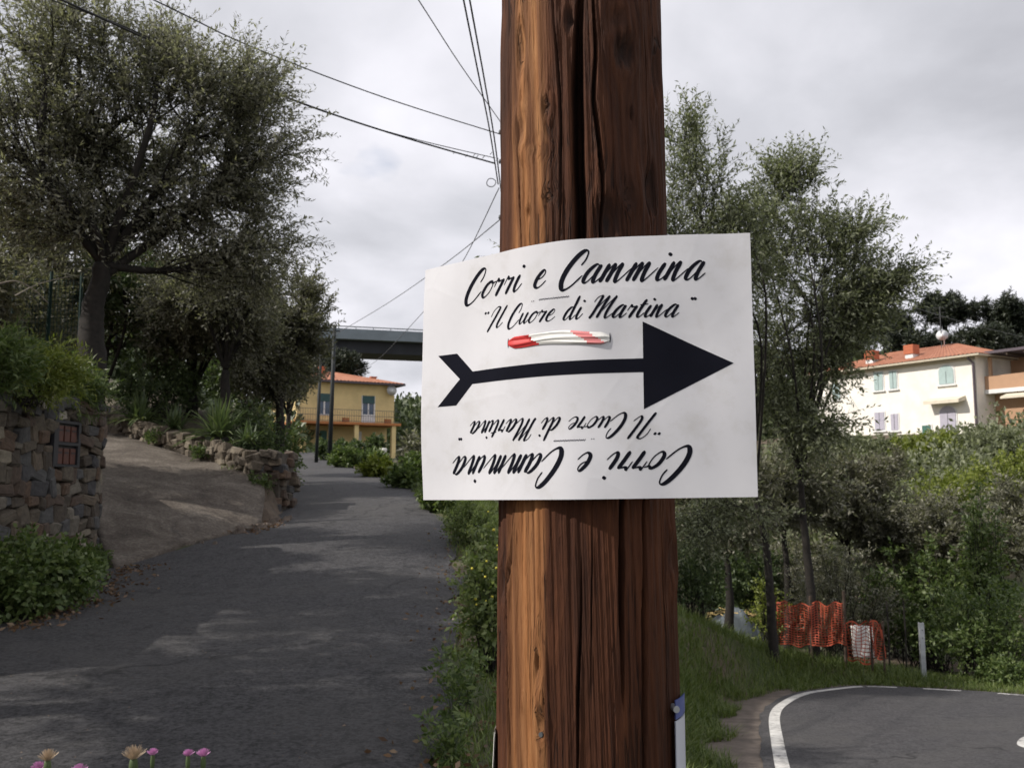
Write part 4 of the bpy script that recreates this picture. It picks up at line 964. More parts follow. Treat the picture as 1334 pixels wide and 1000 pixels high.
px_shrub('scrub_bush', 'silvery bush below the tan house awning', 1290, 640, 48, 90, 96, 'olive_leaf_pale', 162, (.22, .09), (90, 13, 12), tw_len=.6)
px_shrub('scrub_bush', 'grey green bush below the white house lilac shutters', 1150, 640, 52, 110, 80, 'olive_leaf_pale', 163, (.22, .09), (110, 13, 12), tw_len=.6)
px_shrub('scrub_bush', 'grey green bush below the far end of the white house', 1080, 640, 55, 120, 85, 'olive_leaf_pale', 164, (.22, .09), (110, 13, 12), tw_len=.6)
px_shrub('scrub_bush', 'dark bush on the slope behind the draped heap', 950, 780, 25, 150, 110, 'dark_leaf', 165, (.13, .06), (90, 12, 12), tw_len=.45)
px_shrub('scrub_bush', 'grey olive bush on the slope just behind the taller orange netting', 1030, 790, 26, 130, 120, 'olive_leaf', 166, (.13, .045), (80, 12, 12), tw_len=.45)
px_shrub('leafy_bush', 'sunlit green bush under the olive crowns behind the metal post', 1205, 800, 21.5, 150, 130, 'green_leaf', 63, (.12, .06), (60, 11, 11), tw_len=.4)
px_shrub('leafy_bush', 'thick green bush beside the dashed road edge', 1285, 868, 18.6, 170, 130, 'green_leaf', 64, (.09, .045), (70, 11, 11), tw_len=.4)
px_shrub('leafy_bush', 'low green bush creeping over the far road edge', 1320, 893, 17.3, 90, 45, 'green_leaf', 65, (.07, .04), (40, 10, 10), tw_len=.22)
px_shrub('leafy_bush', 'grey green bush filling the gap behind the orange netting', 1090, 800, 21, 150, 130, 'olive_leaf', 66, (.09, .035), (60, 11, 10), tw_len=.4)
px_shrub('leafy_bush', 'leafy sapling bush with yellowish shoots beside the netting', 1000, 800, 18.9, 34, 80, 'lime_leaf', 67, (.08, .04), (16, 8, 9), tw_len=.3)
px_shrub('leafy_bush', 'dark undergrowth bush behind the wooden pole on the bank', 905, 790, 17.5, 90, 110, 'dark_leaf', 68, (.08, .04), (40, 10, 10), tw_len=.35)
px_shrub('vine_bush', 'tall climbing green vine between the olive crowns on the slope', 1285, 760, 20.5, 60, 190, 'green_leaf', 69, (.11, .06), (50, 11, 10), tw_len=.4)
px_shrub('leafy_bush', 'wide pale bush on the slope under the broad olive tree', 1150, 790, 24, 200, 110, 'olive_leaf_pale', 70, (.11, .04), (70, 11, 11), tw_len=.45)

# ---- left planting
px_shrub('ivy_bush', 'dark green leafy bush growing at the foot of the stone wall', 35, 815, 9.6, 165, 130, 'green_leaf', 71, (.07, .042), (75, 12, 12), dy=.75, tw_len=.26)
px_shrub('ivy_bush', 'small dark green bush hugging the stone wall near its corner', 92, 770, 11.2, 62, 75, 'green_leaf', 72, (.065, .04), (34, 11, 11), tw_len=.22)
for (px, pyb, Y, wp_, hp, mt, sd, lb) in [(25, 520, 10.6, 150, 95, 'lime_leaf', 73, 'yellow green bush spilling over the stone wall top'), (85, 535, 12.4, 90, 65, 'green_leaf', 74, 'low green bush on the stone wall next to the trunk'), (-30, 510, 9.4, 140, 110, 'green_leaf', 75, 'tall green bush behind the near stretch of the stone wall')]:
    p = P(px, pyb, Y); px_shrub('terrace_bush', lb, px, pyb, Y, wp_, hp, mt, sd, (.085, .018), (55, 11, 14), zfix=min(p.z, CAMZ+1.0)-.05, tw_len=.32, spread=.7)
for i_, (px, py, Y, w_, h_, lb) in enumerate([(10, 470, 16.5, 170, 190, 'tall dark bush filling the terrace behind the green mesh fence'), (-60, 470, 14, 150, 210, 'tall dark bush at the near end of the green mesh fence')]):
    px_shrub('terrace_bush', lb, px, py, Y, w_, h_, 'olive_leaf_dark', 180+i_, (.11, .04), (90, 13, 14), zfix=CAMZ+1.3, tw_len=.5)
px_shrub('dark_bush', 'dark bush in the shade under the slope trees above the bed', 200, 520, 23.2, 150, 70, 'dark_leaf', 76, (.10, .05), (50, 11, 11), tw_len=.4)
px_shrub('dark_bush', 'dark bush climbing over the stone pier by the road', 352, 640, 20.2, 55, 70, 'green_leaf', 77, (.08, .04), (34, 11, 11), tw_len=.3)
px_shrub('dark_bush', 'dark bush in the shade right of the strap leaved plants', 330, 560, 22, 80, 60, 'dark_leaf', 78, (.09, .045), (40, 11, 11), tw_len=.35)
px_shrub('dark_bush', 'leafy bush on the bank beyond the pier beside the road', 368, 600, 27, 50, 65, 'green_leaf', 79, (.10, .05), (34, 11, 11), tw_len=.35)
for i_, (px, py, Y, w_, h_, lb) in enumerate([(205, 575, 20.6, 26, 18, 'small creeper hanging over the upper stretch of the low wall'), (262, 592, 19.4, 30, 16, 'small creeper hanging over the middle of the low wall'), (338, 640, 17.9, 24, 26, 'weedy tuft growing at the stone pier foot'), (120, 735, 12.7, 22, 20, 'weedy tuft at the foot of the tall stone wall corner')]):
    px_shrub('creeper_bush', lb, px, py, Y, w_, h_, 'green_leaf', 170+i_, (.06, .03), (14, 9, 10), zfix=P(px, py, Y).z-.05, tw_len=.18)
def strap_plant(label, px, py, Y, rpx, seed, n=90):
    p = P(px, py, Y); rng = np.random.RandomState(seed); L_ = rpx/FPX*Y*1.15
    t = thing('strap_plant', label, 'plant', (p.x, p.y, p.z-.05), 'strap leaved plants in the bed'); mb = MB()
    for i in range(n):
        a = rng.uniform(0, 6.28); el = rng.uniform(.25, 1.45); ln = L_*rng.uniform(.7, 1.2); d = np.array([math.cos(a)*math.cos(el), math.sin(a)*math.cos(el), math.sin(el)]); sd_ = np.array([-math.sin(a), math.cos(a), 0])
        b0 = np.array([rng.uniform(-.12, .12), rng.uniform(-.1, .1), 0]); rows = []
        for k in range(6):
            u = k/5; c = b0+d*ln*u+np.array([0, 0, -.5*ln*u*u*math.cos(el)]); wv = .028*(1-u**2.2)+.003
            rows.append([c-sd_*wv, c+np.array([0, 0, -.006]), c+sd_*wv])
        mb.grid(rows)
    mb.build('leaves', 'strap_leaf', t, world=False); return t
strap_plant('largest clump of arching strap leaves above the low stone wall', 285, 566, 19.75, 50, 1, 150)
strap_plant('clump of arching strap leaves at the upper end of the low wall', 182, 548, 21.5, 42, 2, 120)
strap_plant('small clump of strap leaves between the two bigger clumps', 228, 556, 20.9, 32, 3, 80)
strap_plant('thin clump of strap leaves sprouting beside the stone pier', 325, 572, 19.1, 26, 4, 50)

# verge shrubs left of the pole
for i, (px, py, Y, wp_, hp, mt, lb) in enumerate([(640, 800, 7.2, 62, 140, 'verge_leaf', 'leafy verge bush with yellow flowers just behind the wooden pole'), (640, 720, 10.5, 66, 72, 'verge_leaf', 'leafy verge bush beyond the yellow flowers along the road'), (612, 672, 14.5, 66, 30, 'verge_leaf', 'low leafy verge bush where the road edge bends')]):
    px_shrub('verge_bush', lb, px, py, Y, wp_, hp, mt, 80+i, (.055, .030), (30, 9, 10), tw_len=.22)
fl = thing('yellow_flowers', 'loose sprinkle of small yellow flowers on the verge bush', 'flowers', P(628, 760, 7.2))
mb = MB(); ms_ = MB(); rng = np.random.RandomState(4)
for i in range(15):
    c = P(rng.uniform(612, 652), rng.uniform(665, 790), rng.uniform(6.85, 7.2)); r0 = rng.uniform(.007, .013)
    q = [c+Vector((math.cos(a)*r0, -.004*math.sin(a*3), math.sin(a)*r0)) for a in np.arange(0, 6.2, 6.283/6)]
    mb.add([c+Vector((0, -.008, 0))]+q, [(0, k+1, (k+1) % 6+1) for k in range(6)])
    ms_.tube([c, c+Vector((rng.uniform(-.02, .02), .03, -.12))], .0018, 3, False)
tag(mb.build('blossoms', 'petal_yellow', fl), kind='stuff'); tag(ms_.build('stems', 'stem_green', fl), kind='stuff')
# far verge hedge along the right road edge up to the yellow house
hb = [(572, 645, 19, 50, 24, 'green_leaf', 'low green bush where the verge widens beyond the sheet'), (528, 622, 25, 50, 20, 'green_leaf', 'low shaggy bush along the verge right of the road'), (490, 608, 31, 40, 16, 'lime_leaf', 'small yellowish bush at the verge of the upper road'), (546, 606, 29, 50, 26, 'green_leaf', 'rounded green bush behind the yellowish verge bush'), (450, 594, 42, 40, 16, 'green_leaf', 'low bush below the taller green pole'), (428, 586, 50, 34, 16, 'dark_leaf', 'dark bush at the foot of the shorter green pole'), (485, 596, 44, 44, 14, 'green_leaf', 'leafy bush in front of the white pot'),
      (455, 586, 64, 36, 16, 'dark_leaf', 'dark bush against the yellow house ground floor'), (540, 596, 40, 44, 50, 'olive_leaf', 'tall grey green bush right of the yellow house'), (488, 585, 66, 22, 22, 'dark_leaf', 'dark climber bush under the yellow house balcony')]
for i, (px, py, Y, wp_, hp, mt, lb) in enumerate(hb):
    px_shrub('hedge_bush', lb, px, py, Y, wp_, hp, mt, 90+i, (.004*Y+.04, .002*Y+.02), (30, 9, 9), group='bushes along the upper road', tw_len=.005*Y+.08)
# tall weed at the road edge
def weed(label, px, py, Y, h, seed):
    rng = np.random.RandomState(seed); x = P(px, py, Y).x; b0 = Vector((x, Y, gz(x, Y)-.03)); t = thing('weed', label, 'weed', b0, 'tall weeds at the road edge'); mb = MB(); TW = []; TD = []; TL = []
    for k in range(5):
        top = np.array([rng.uniform(-.3, .22), rng.uniform(-.2, .2), h*rng.uniform(.55, 1.0)]); p = np.array(catmull([np.zeros(3), top*np.array([.35, .35, .55]), top], 6)); mb.tube(p, [.006*(1-.7*i/(len(p)-1)) for i in range(len(p))], 5, False)
        for u in np.linspace(.15, 1, 14):
            q = np.array([np.interp(u*(len(p)-1), np.arange(len(p)), p[:, j]) for j in range(3)]); a = rng.uniform(0, 6.28); TW.append(q); TD.append([math.cos(a), math.sin(a), rng.uniform(.2, .9)]); TL.append(.10*(1.15-.6*u))
    Q = twig_leaves(np.array(TW), unit(np.array(TD, float)), np.array(TL), 7, .045, .019, rng, .15, .7)
    mb.build('stem', 'stem_green', t, True, world=False); link('leaves', quads_mesh('leaves', Q), 'green_leaf', t)
weed('taller scraggly dark green weed on the asphalt edge near the pole', 590, 860, 5.6, .62, 1)
weed('shorter scraggly dark green weed beside the yellow flowered bush', 612, 840, 6.3, .5, 2)
weed('low leafy weed on the leaf strewn verge beneath the white notice', 590, 930, 5.0, .28, 3)

# ---- thistles at the very front
def thistle(label, heads, Y, seed):
    rng = random.Random(seed); hx = sum(h[0] for h in heads)/len(heads); x = P(hx, 985, Y).x; b0 = Vector((x, Y, gz(x, Y)-.02)); t = thing('thistle', label, 'flower', b0, None)
    TW = []; TD = []; TL = []
    for px, py, kind, r_ in heads:
        c = P(px, py, Y+rng.uniform(-.03, .03)); mb = MB(); pts = catmull([b0+Vector((rng.uniform(-.03, .03), rng.uniform(-.03, .03), 0)), b0*.5+c*.5+Vector((rng.uniform(-.04, .04), 0, 0)), c-Vector((0, 0, .022))], 6); mb.tube(pts, .0032, 6, False)
        st_ = mb.build('stem', 'stem_green', t, True)
        mb = MB(); mb.tube([c+Vector((0, 0, z)) for z in (-.028, -.022, -.012, 0, .004)], [r_*.2, r_*.42, r_*.5, r_*.42, r_*.3], 10); mb.build('bud', 'stem_green', t, True)
        mb = MB()
        for k in range(190):
            a = rng.uniform(0, 6.28); sp = rng.uniform(0, 1.0); d = Vector((math.cos(a)*math.sin(sp), math.sin(a)*math.sin(sp), math.cos(sp))); s_ = c+d*.002; e = c+d*(r_*1.5)*rng.uniform(.7, 1.15); w_ = d.orthogonal().normalized()*.0006
            mb.add([s_-w_, s_+w_, e+w_*.8, e-w_*.8], [(0, 1, 2, 3)])
        mb.build('petals', kind, t)
        for p in pts[2:-2]: TW.append(tuple(p-np.array(b0))); a = rng.uniform(0, 6.28); TD.append([math.cos(a), math.sin(a), .5]); TL.append(.09)
    Q = twig_leaves(np.array(TW), unit(np.array(TD, float)), np.array(TL), 5, .05, .012, np.random.RandomState(seed), .2, .5); link('leaves', quads_mesh('leaves', Q), 'green_leaf', t)
thistle('faded tan thistle flower with a purple one at the frame bottom', [(62, 992, 'petal_tan', .017), (50, 1004, 'petal_pink', .013), (103, 1008, 'petal_pink', .014)], 2.05, 1)
thistle('tan thistle seed head with a slim pink bud beside it', [(174, 990, 'petal_tan', .020), (199, 984, 'petal_pink', .010)], 2.0, 2)
thistle('thistle with one pink and one magenta flower head', [(245, 985, 'petal_pink', .010), (265, 986, 'petal_pink', .012)], 2.02, 3)

# ---- grass
def grass(name, label, pts, hts, mat, seed, wd=.008):
    rng = np.random.RandomState(seed); n = len(pts); a = rng.uniform(0, 6.28, n); lean = rng.uniform(.1, .9, n)
    h = hts*rng.uniform(.5, 1.3, n); d = np.stack([np.cos(a)*lean, np.sin(a)*lean, np.ones(n)], 1); d = unit(d); sd_ = np.stack([-np.sin(a), np.cos(a), np.zeros(n)], 1)*wd/2*rng.uniform(.6, 1.4, n)[:, None]
    b0 = pts; m1 = b0+d*(h*.55)[:, None]; tp = b0+d*h[:, None]+np.stack([np.cos(a)*lean*.35*h, np.sin(a)*lean*.35*h, -.12*h], 1)
    q1 = np.stack([b0-sd_, b0+sd_, m1+sd_*.8, m1-sd_*.8], 1); q2 = np.stack([m1-sd_*.8, m1+sd_*.8, tp+sd_*.1, tp-sd_*.1], 1)
    V = np.concatenate([q1, q2], 1).reshape(-1, 4, 3); return tag(link(name, quads_mesh(name, V), mat), label, 'grass', kind='stuff')
def scatter(n, fn, seed):
    rng = np.random.RandomState(seed); out = []
    xy = fn(rng, n); z = tz(xy)+CAMZ; return np.column_stack([xy, z])
lpoly = lcs
def bankfn(rng, n):
    y = rng.uniform(1.9, 1, n)*0+rng.power(1.3, n)*17+2.2; xa = np.interp(y, [0, 8, 15, 20], [.35, .1, .0, .2]); xb = np.interp(y, lcs[:60, 1], lcs[:60, 0])-.75-.25*np.sin(y*3.1)-.1*np.sin(y*7)
    xb = np.where(y > 15.6, 8.0, xb); t = rng.uniform(0, 1, n)**.8; return np.stack([xa*(1-t)+xb*t, y], 1)
pts = scatter(52000, bankfn, 1)
d2 = np.min(((pts[:, None, :2][::1]-lcs[None, ::3, :])**2).sum(-1), 1)
inside = (d2 < .55**2) | ((pts[:, 1] < np.interp(pts[:, 0], lcs[40:100, 0], lcs[40:100, 1])+.45) & (pts[:, 0] > 4.3))
pts = pts[~inside]
grass('bank_grass', 'long green grass covering the bank down to the lower road', pts, .09+.009*pts[:, 1]+.05*np.sin(pts[:, 0]*2.3)*np.sin(pts[:, 1]*1.7), 'grass_blade', 2, .011)
def edgefn(rng, n):
    x = rng.uniform(5, 14, n); return np.stack([x, np.interp(x, lcs[60:130, 0], lcs[60:130, 1])+.35+rng.uniform(0, 1, n)**1.6*3.0], 1)
pts = scatter(14000, edgefn, 3); grass('roadside_grass', 'short green grass fringe beyond the far road edge', pts, .16+0*pts[:, 0], 'grass_blade', 4, .014)
def vergefn(rng, n):
    y = rng.power(1.2, n)*26+2.4; x = fxr(y)+.05+.18*np.sin(y*2.1)+rng.uniform(0, 1, n)**.75*1.7; return np.stack([x, y], 1)
pts = scatter(30000, vergefn, 5); grass('verge_grass', 'mixed green and straw coloured grass on the upper road verge', pts, .05+.007*pts[:, 1]+.05*rs.rand(len(pts)), 'grass_blade', 6, .009)
def nearfn(rng, n):
    y = rng.uniform(1.7, 8, n); x = fxr(y)+.0+.2*np.sin(y*2.1)+rng.uniform(0, 1, n)**.8*1.5; return np.stack([x, y], 1)
pts = scatter(16000, nearfn, 15); pts = pts[((pts[:, 0]-PC[0])**2+(pts[:, 1]-PC[1])**2) > .04]; grass('pole_grass', 'fresh grass tufts round the foot of the wooden pole', pts, .07+.07*np.maximum(0, np.sin(pts[:, 0]*6+1)*np.sin(pts[:, 1]*3.3)), 'grass_blade', 16, .007)
def leftfn(rng, n):
    y = rng.uniform(18.4, 45, n); return np.stack([fxl(y)-.05-rng.uniform(0, 1, n)**1.5*1.2, y], 1)
pts = scatter(9000, leftfn, 7); grass('left_verge_grass', 'grass strip along the left edge of the upper road', pts, .18+0*pts[:, 0], 'grass_blade', 8, .016)
# leaf litter and pebbles
def litter(name, label, cat, xy, size, mat, seed, dz=.006):
    rng = np.random.RandomState(seed); z = np.array([float(fz(y)) for y in xy[:, 1]])+CAMZ+.035*np.sin(np.pi*np.clip((xy[:, 0]-fxl(xy[:, 1]))/(fxr(xy[:, 1])-fxl(xy[:, 1])), 0, 1))
    zg = tz(xy)+CAMZ; z = np.where(xy[:, 0] > fxr(xy[:, 1])+.1, zg+.03, z)
    b0 = np.column_stack([xy, z+dz]); a = rng.uniform(0, 6.28, len(xy)); d = np.stack([np.cos(a), np.sin(a), rng.uniform(-.1, .5, len(xy))], 1)
    V = leaf_quads(b0, d, size*rng.uniform(.5, 1.4, len(xy)), size*.5*rng.uniform(.6, 1.2, len(xy)), rng, .8); return tag(link(name, quads_mesh(name, V), mat), label, cat, kind='stuff')
rng = np.random.RandomState(3); y = rng.uniform(3, 16, 600); x = fxr(y)+.08+rng.normal(0, .25, 600); litter('leaf_litter', 'dry brown leaves scattered along the upper road edge', 'leaves', np.stack([x, y], 1), .055, 'brown_leaf', 1)
y = rng.uniform(8.5, 12.8, 500); x = fxl(y)+.1+np.abs(rng.normal(0, .3, 500)); litter('wall_leaf_litter', 'dry brown leaves gathered below the stone wall', 'leaves', np.stack([x, y], 1), .06, 'brown_leaf', 2)
y = rng.uniform(15.2, 17, 160); x = rng.uniform(-4.9, -4.2, 160); litter('corner_leaf_litter', 'reddish dry leaves heaped at the driveway corner', 'leaves', np.stack([x, y], 1), .09, 'brown_leaf', 3)
bm = bmesh.new(); y = rng.uniform(3.8, 10, 420); x = rng.uniform(0, 1, 420)
V = []; F = []
for i in range(420):
    xx = float(fxl(y[i]))*(1-x[i])+float(fxr(y[i]))*x[i]; z = float(fz(y[i]))+CAMZ+.035*math.sin(math.pi*x[i]); r_ = rng.uniform(.003, .008); k = len(V)
    V += [(xx-r_, y[i]-r_*.7, z-.002), (xx+r_, y[i]-r_*.8, z-.002), (xx+r_*.8, y[i]+r_, z-.002), (xx-r_, y[i]+r_*.8, z-.002), (xx+r_*.1, y[i], z+r_*.9)]; F += [(k, k+1, k+4), (k+1, k+2, k+4), (k+2, k+3, k+4), (k+3, k, k+4)]
me = bpy.data.meshes.new('gravel'); me.from_pydata(V, [], F); tag(link('gravel', me, 'shoulder_dirt'), 'loose pale stone chips on the dark asphalt', 'gravel', kind='stuff')

# ------------------------------------------------------------------ roadside things
def net_panel(p0, p1, h0, h1, sag, mb, seed, nh=17, step=.065):
    p0 = Vector(p0); p1 = Vector(p1); ln = (p1-p0).length; rng = random.Random(seed); nv = int(ln/step); nrm = (p1-p0).cross(Vector((0, 0, 1))).normalized(); a_, b_, c_ = rng.uniform(0, 6), rng.uniform(0, 6), rng.uniform(0, 6)
    def pt(u, v):
        b0 = p0+(p1-p0)*u; h = h0*(1-u)+h1*u-sag*math.sin(math.pi*u)
        return b0+Vector((0, 0, h*v+.03*math.sin(u*9+a_)*(1-v)))+nrm*(.08*math.sin(u*7+v*3+a_)+.04*math.sin(u*15-v*5+b_))+Vector((0, 0, .035*math.sin(u*13+b_)*v))
    for j in range(nh+1):
        v = j/nh; wv = .016/h0 if j not in (0, nh) else .03/h0; mb.grid([[pt(i/24, v-wv/2), pt(i/24, v+wv/2)] for i in range(25)])
    for i in range(nv+1):
        u = i/nv; wu = .012/ln; mb.grid([[pt(u-wu/2, j/10), pt(u+wu/2, j/10)] for j in range(11)])
f1 = thing('safety_fence', 'taller orange plastic mesh fence hung between dark posts on the grass', 'fence', P(1058, 842, 18.6))
g0 = [P(1013, 838, 18.8), P(1058, 841, 18.7), P(1102, 838, 18.5)]
for k in range(2):
    mb = MB(); net_panel(g0[k], g0[k+1], .88, .84, .05, mb, k); mb.build('net', 'net_orange', f1)
for p, h in ((g0[0], .95), (g0[1], 1.0), (g0[2], 1.05)):
    mb = MB(); mb.tube([p+Vector((0, .05, -.6)), p+Vector((.01, .05, h))], .032, 7); mb.build('post', 'post_wood', f1)
f2 = thing('safety_fence', 'lower orange plastic mesh piece sagging in front of a white board', 'fence', P(1128, 855, 18.1))
g1 = [P(1103, 848, 18.4), P(1137, 853, 18.1), P(1153, 858, 17.9)]
mb = MB(); net_panel(g1[0]-Vector((0, 0, .16)), g1[1]-Vector((0, 0, .16)), .76, .80, .04, mb, 5, 11); mb.build('net', 'net_orange', f2)
mb = MB(); net_panel(g1[1], g1[2], .68, .60, .02, mb, 6, 13, .045); mb.build('net', 'net_orange', f2)
for p, h in ((g1[1], .70), (g1[2], .72)):
    mb = MB(); mb.tube([p+Vector((0, .04, -.6)), p+Vector((0, .04, h))], .022, 6); mb.build('post', 'post_wood', f2)
wb = P(1125, 842, 18.6); wbd = thing('white_board', 'pale white board standing behind the lower orange mesh', 'board', wb+Vector((0, 0, -.35)))
mb = MB(); mb.hexa([wb+Vector(v) for v in ((-.2, 0, -.2), (.2, -.05, -.2), (.2, 0, -.2), (-.2, .05, -.2), (-.2, .08, .42), (.22, .03, .40), (.22, .08, .40), (-.2, .13, .42))]); mb.build('panel', 'board_white', wbd)
mp_ = P(1203, 868, 17.75); mpo = thing('metal_post', 'slim pale grey metal post standing on the grass by the road', 'post', mp_)
mb = MB(); c = mp_; mb.box(c.x-.045, c.x+.045, c.y-.02, c.y-.012, c.z-.5, c.z+.84); mb.box(c.x-.045, c.x-.035, c.y-.012, c.y+.05, c.z-.5, c.z+.84); mb.box(c.x+.035, c.x+.045, c.y-.012, c.y+.05, c.z-.5, c.z+.84); mb.build('channel', 'post_metal', mpo)
for z in (.70, .55):
    mb = MB(); mb.tube([(c.x, c.y-.026, c.z+z), (c.x, c.y-.014, c.z+z)], .012, 8); mb.build('bolt', 'iron_grey', mpo)
for px in (1158, 1180):
    p = P(px, 858, 18.3); o = thing('fence_stake', 'thin dark wooden stake close to the lower orange mesh' if px < 1170 else 'thin dark wooden stake close to the grey metal post', 'stake', p, 'dark stakes'); mb = MB(); mb.tube([p+Vector((0, 0, -.5)), p+Vector((.02, 0, .5)), p+Vector((.0, 0, 1.15))], [.018, .017, .015], 6); mb.build('shaft', 'bark_dark', o)
# covered heap behind the trunks
hp = P(955, 800, 21); hz = gz(hp.x, 21); heap = thing('covered_heap', 'pale blue grey sheet draped over a low heap behind olive trunks', 'heap', (hp.x, 21, hz-.1)); mb = MB(); rows = []
topz = P(955, 788, 21).z-hz
for i in range(22):
    u = i/21*2-1; rows.append([(hp.x+u*.75, 21+v*.6, hz-.1+(topz+.1)*max(0, 1-abs(u)**3)*(1-abs(v)**4)*(.8+.08*math.sin(u*5.3+1)+.05*math.sin(u*11+v*3))+.04*math.sin(u*17+v*6)) for v in np.linspace(-1, 1, 12)])
mb.grid(rows); mb.build('sheet', 'tarp_pale', heap, True)
mb = MB()
for k in range(60):
    u = rs.uniform(-.7, .7); c = Vector((hp.x+u, 21+rs.uniform(-.3, .3), hz+.83*topz*(1-abs(u)**3)-.02)); e = c+Vector((rs.uniform(-.25, .25), rs.uniform(-.2, .2), rs.uniform(-.03, .06))); mb.tube([c, e], .012, 4)
mb.build('straw', 'straw', heap)

# ------------------------------------------------------------------ far pole and cables
fp = Vector((P(667, 600, 20).x-.02, 20, 0)); fp.z = gz(fp.x, 20)-.2
fpo = thing('utility_pole', 'slender distant wooden pole on the verge where all cables meet', 'pole', fp)
ft = P(660, 150, 20).z
mb = MB(); mb.tube([fp, Vector((fp.x, 20, (fp.z+ft)/2)), Vector((fp.x, 20, ft+.5))], [.14, .12, .10], 12); mb.build('shaft', 'far_pole_wood', fpo, True)
for z in (P(660, 175, 20).z, P(660, 213, 20).z, P(660, 285, 20).z):
    mb = MB(); mb.tube([(fp.x-.1, 19.9, z), (fp.x-.26, 19.85, z)], .015, 6); mb.tube([(fp.x-.26, 19.85, z-.06), (fp.x-.26, 19.85, z-.02), (fp.x-.26, 19.85, z+.04)], [.02, .035, .02], 8); mb.build('bracket', 'iron_grey', fpo)
def cable(label, pts, r_, mat='cable_black', ext=None):
    p = [P(*q) for q in pts]
    if ext: d = (p[0]-p[1]).normalized(); p.insert(0, p[0]+d*ext)
    c = catmull(p, 8); mb = MB(); mb.tube(c, r_, 5); o = thing('overhead_cable', label, 'cable', p[-1]); mb.build('wire', mat, o, True); return o
cable('thick twisted black cable running over the olive tree to the far pole', [(80, 0, 12), (235, 70, 14), (400, 137, 16.4), (530, 180, 18.4), (645, 213, 19.9)], .019, ext=6)
cable('second thin cable twined along the thick black one', [(72, 2, 12), (160, 34, 13), (250, 75, 14.2), (400, 138, 16.4), (530, 178.5, 18.4), (645, 206, 19.9)], .010, ext=6)
cable('thin black cable above the thick one, over the olive crown', [(200, 0, 12.5), (330, 62, 14.6), (500, 127, 17.2), (655, 176, 19.9)], .012, 'cable_black', ext=6)
cable('single thin steep cable crossing the bundle beside the pole', [(545, 0, 13.5), (600, 85, 16.4), (655, 163, 19.9)], .010, ext=8)
cable('left one of two steep parallel black cables beside the pole', [(604, 0, 13), (622, 90, 15.4), (638, 170, 18), (649, 240, 20)], .016, ext=16)
cable('right one of two steep parallel black cables beside the pole', [(612, 0, 13), (630, 98, 15.4), (644, 180, 18), (653, 250, 20)], .016, ext=16)
cable('thin grey cable dropping steeply from far pole towards the yellow house', [(650, 245, 20), (600, 345, 27), (557, 400, 34), (490, 470, 55), (462, 484, 74)], .012, 'cable_grey')
cable('long slack grey cable from far pole down to the green pole', [(655, 283, 19.9), (600, 328, 25), (555, 361, 30), (500, 398, 37), (436, 436, 45)], .013, 'cable_grey')
cable('pale thin cable crossing in front of the dark pines', [(1120, 372, 19), (1190, 400, 27), (1260, 421, 33), (1340, 441, 40), (1420, 462, 46)], .011, 'cable_grey')
co = P(640, 238, 19.95); cl = thing('cable_coil', 'small loop of spare black cable hanging beside the far pole top', 'coil', co); mb = MB()
mb.tube([co+Vector((math.cos(a)*.105+.004*math.sin(a*3), .01*math.sin(a*2), math.sin(a)*.10)) for a in np.linspace(0, 12.4, 40)], .010, 5); mb.build('loop', 'cable_black', cl, True)
mb = MB()
for k, (px, py) in enumerate([(592, 199), (608, 203), (622, 204), (630, 205), (640, 200), (618, 202), (648, 208)]):
    c = P(px, py, 19.5); mb.tube([c+Vector((-.03, 0, -.03)), c+Vector((.02, 0, .03))], .008, 4)
mb.build('tie', 'cable_black', cl)
for px, ptop, pb, Y, r_, lb in ((436, 425, 582, 45, .105, 'taller dark green pole in front of the yellow house'), (418, 462, 580, 47, .085, 'shorter dark green pole beside the yellow house corner')):
    t_ = P(px, ptop, Y); b0 = Vector((t_.x-.12, Y, gz(t_.x, Y)-.2)); o = thing('line_pole', lb, 'pole', b0); mb = MB(); mb.tube([b0, (b0+t_)/2, t_], [r_*1.15, r_, r_*.85], 10); mb.build('shaft', 'pole_green_black', o, True)
    mb = MB(); mb.tube([t_+Vector((-.3, 0, -.25)), t_+Vector((.3, 0, -.25))], .03, 6); mb.build('crossbar', 'pole_green_black', o)

# green net fence on the terrace by the olive
gf = thing('net_fence', 'dark green mesh fence on the terrace behind the olive trunk', 'fence', P(60, 470, 15.5)); mb = MB()
a0 = P(-40, 490, 15.2); a1 = P(98, 490, 15.8)
for k in range(30):
    t = k/29; p = a0*(1-t)+a1*t; mb.tube([p, p+Vector((0, .02*math.sin(k), 1.75))], .006, 3, False)
for j in range(24):
    z = 1.75*j/23; mb.tube([a0+Vector((0, 0, z)), (a0+a1)/2+Vector((0, .05, z-.03)), a1+Vector((0, 0, z))], .006, 3, False)
mb.build('net', 'green_net', gf)
for t in (0, .35, .7, 1):
    p = a0*(1-t)+a1*t; mb = MB(); mb.tube([p+Vector((0, .05, -1.2)), p+Vector((0, .05, 1.9))], .03, 6); mb.build('post', 'green_net', gf)
# pale leafless branches by the trunk
for k, (q, lb) in enumerate([([(-10, 372, 12.6), (20, 366, 12.7), (45, 378, 12.9), (63, 395, 13)], 'pale bent leafless branch arching over the terrace bush'), ([(20, 385, 12.6), (50, 370, 13), (90, 360, 13.5)], 'pale straight leafless branch crossing the bent one')]):
    o = thing('bare_branch', lb, 'branch', P(*q[-1])); mb = MB(); mb.tube(catmull([P(*a) for a in q], 6), [.011*(1-.5*i/(len(q)*6-6)) for i in range(6*(len(q)-1)+1)], 5); mb.build('stick', 'pale_twig', o, True)

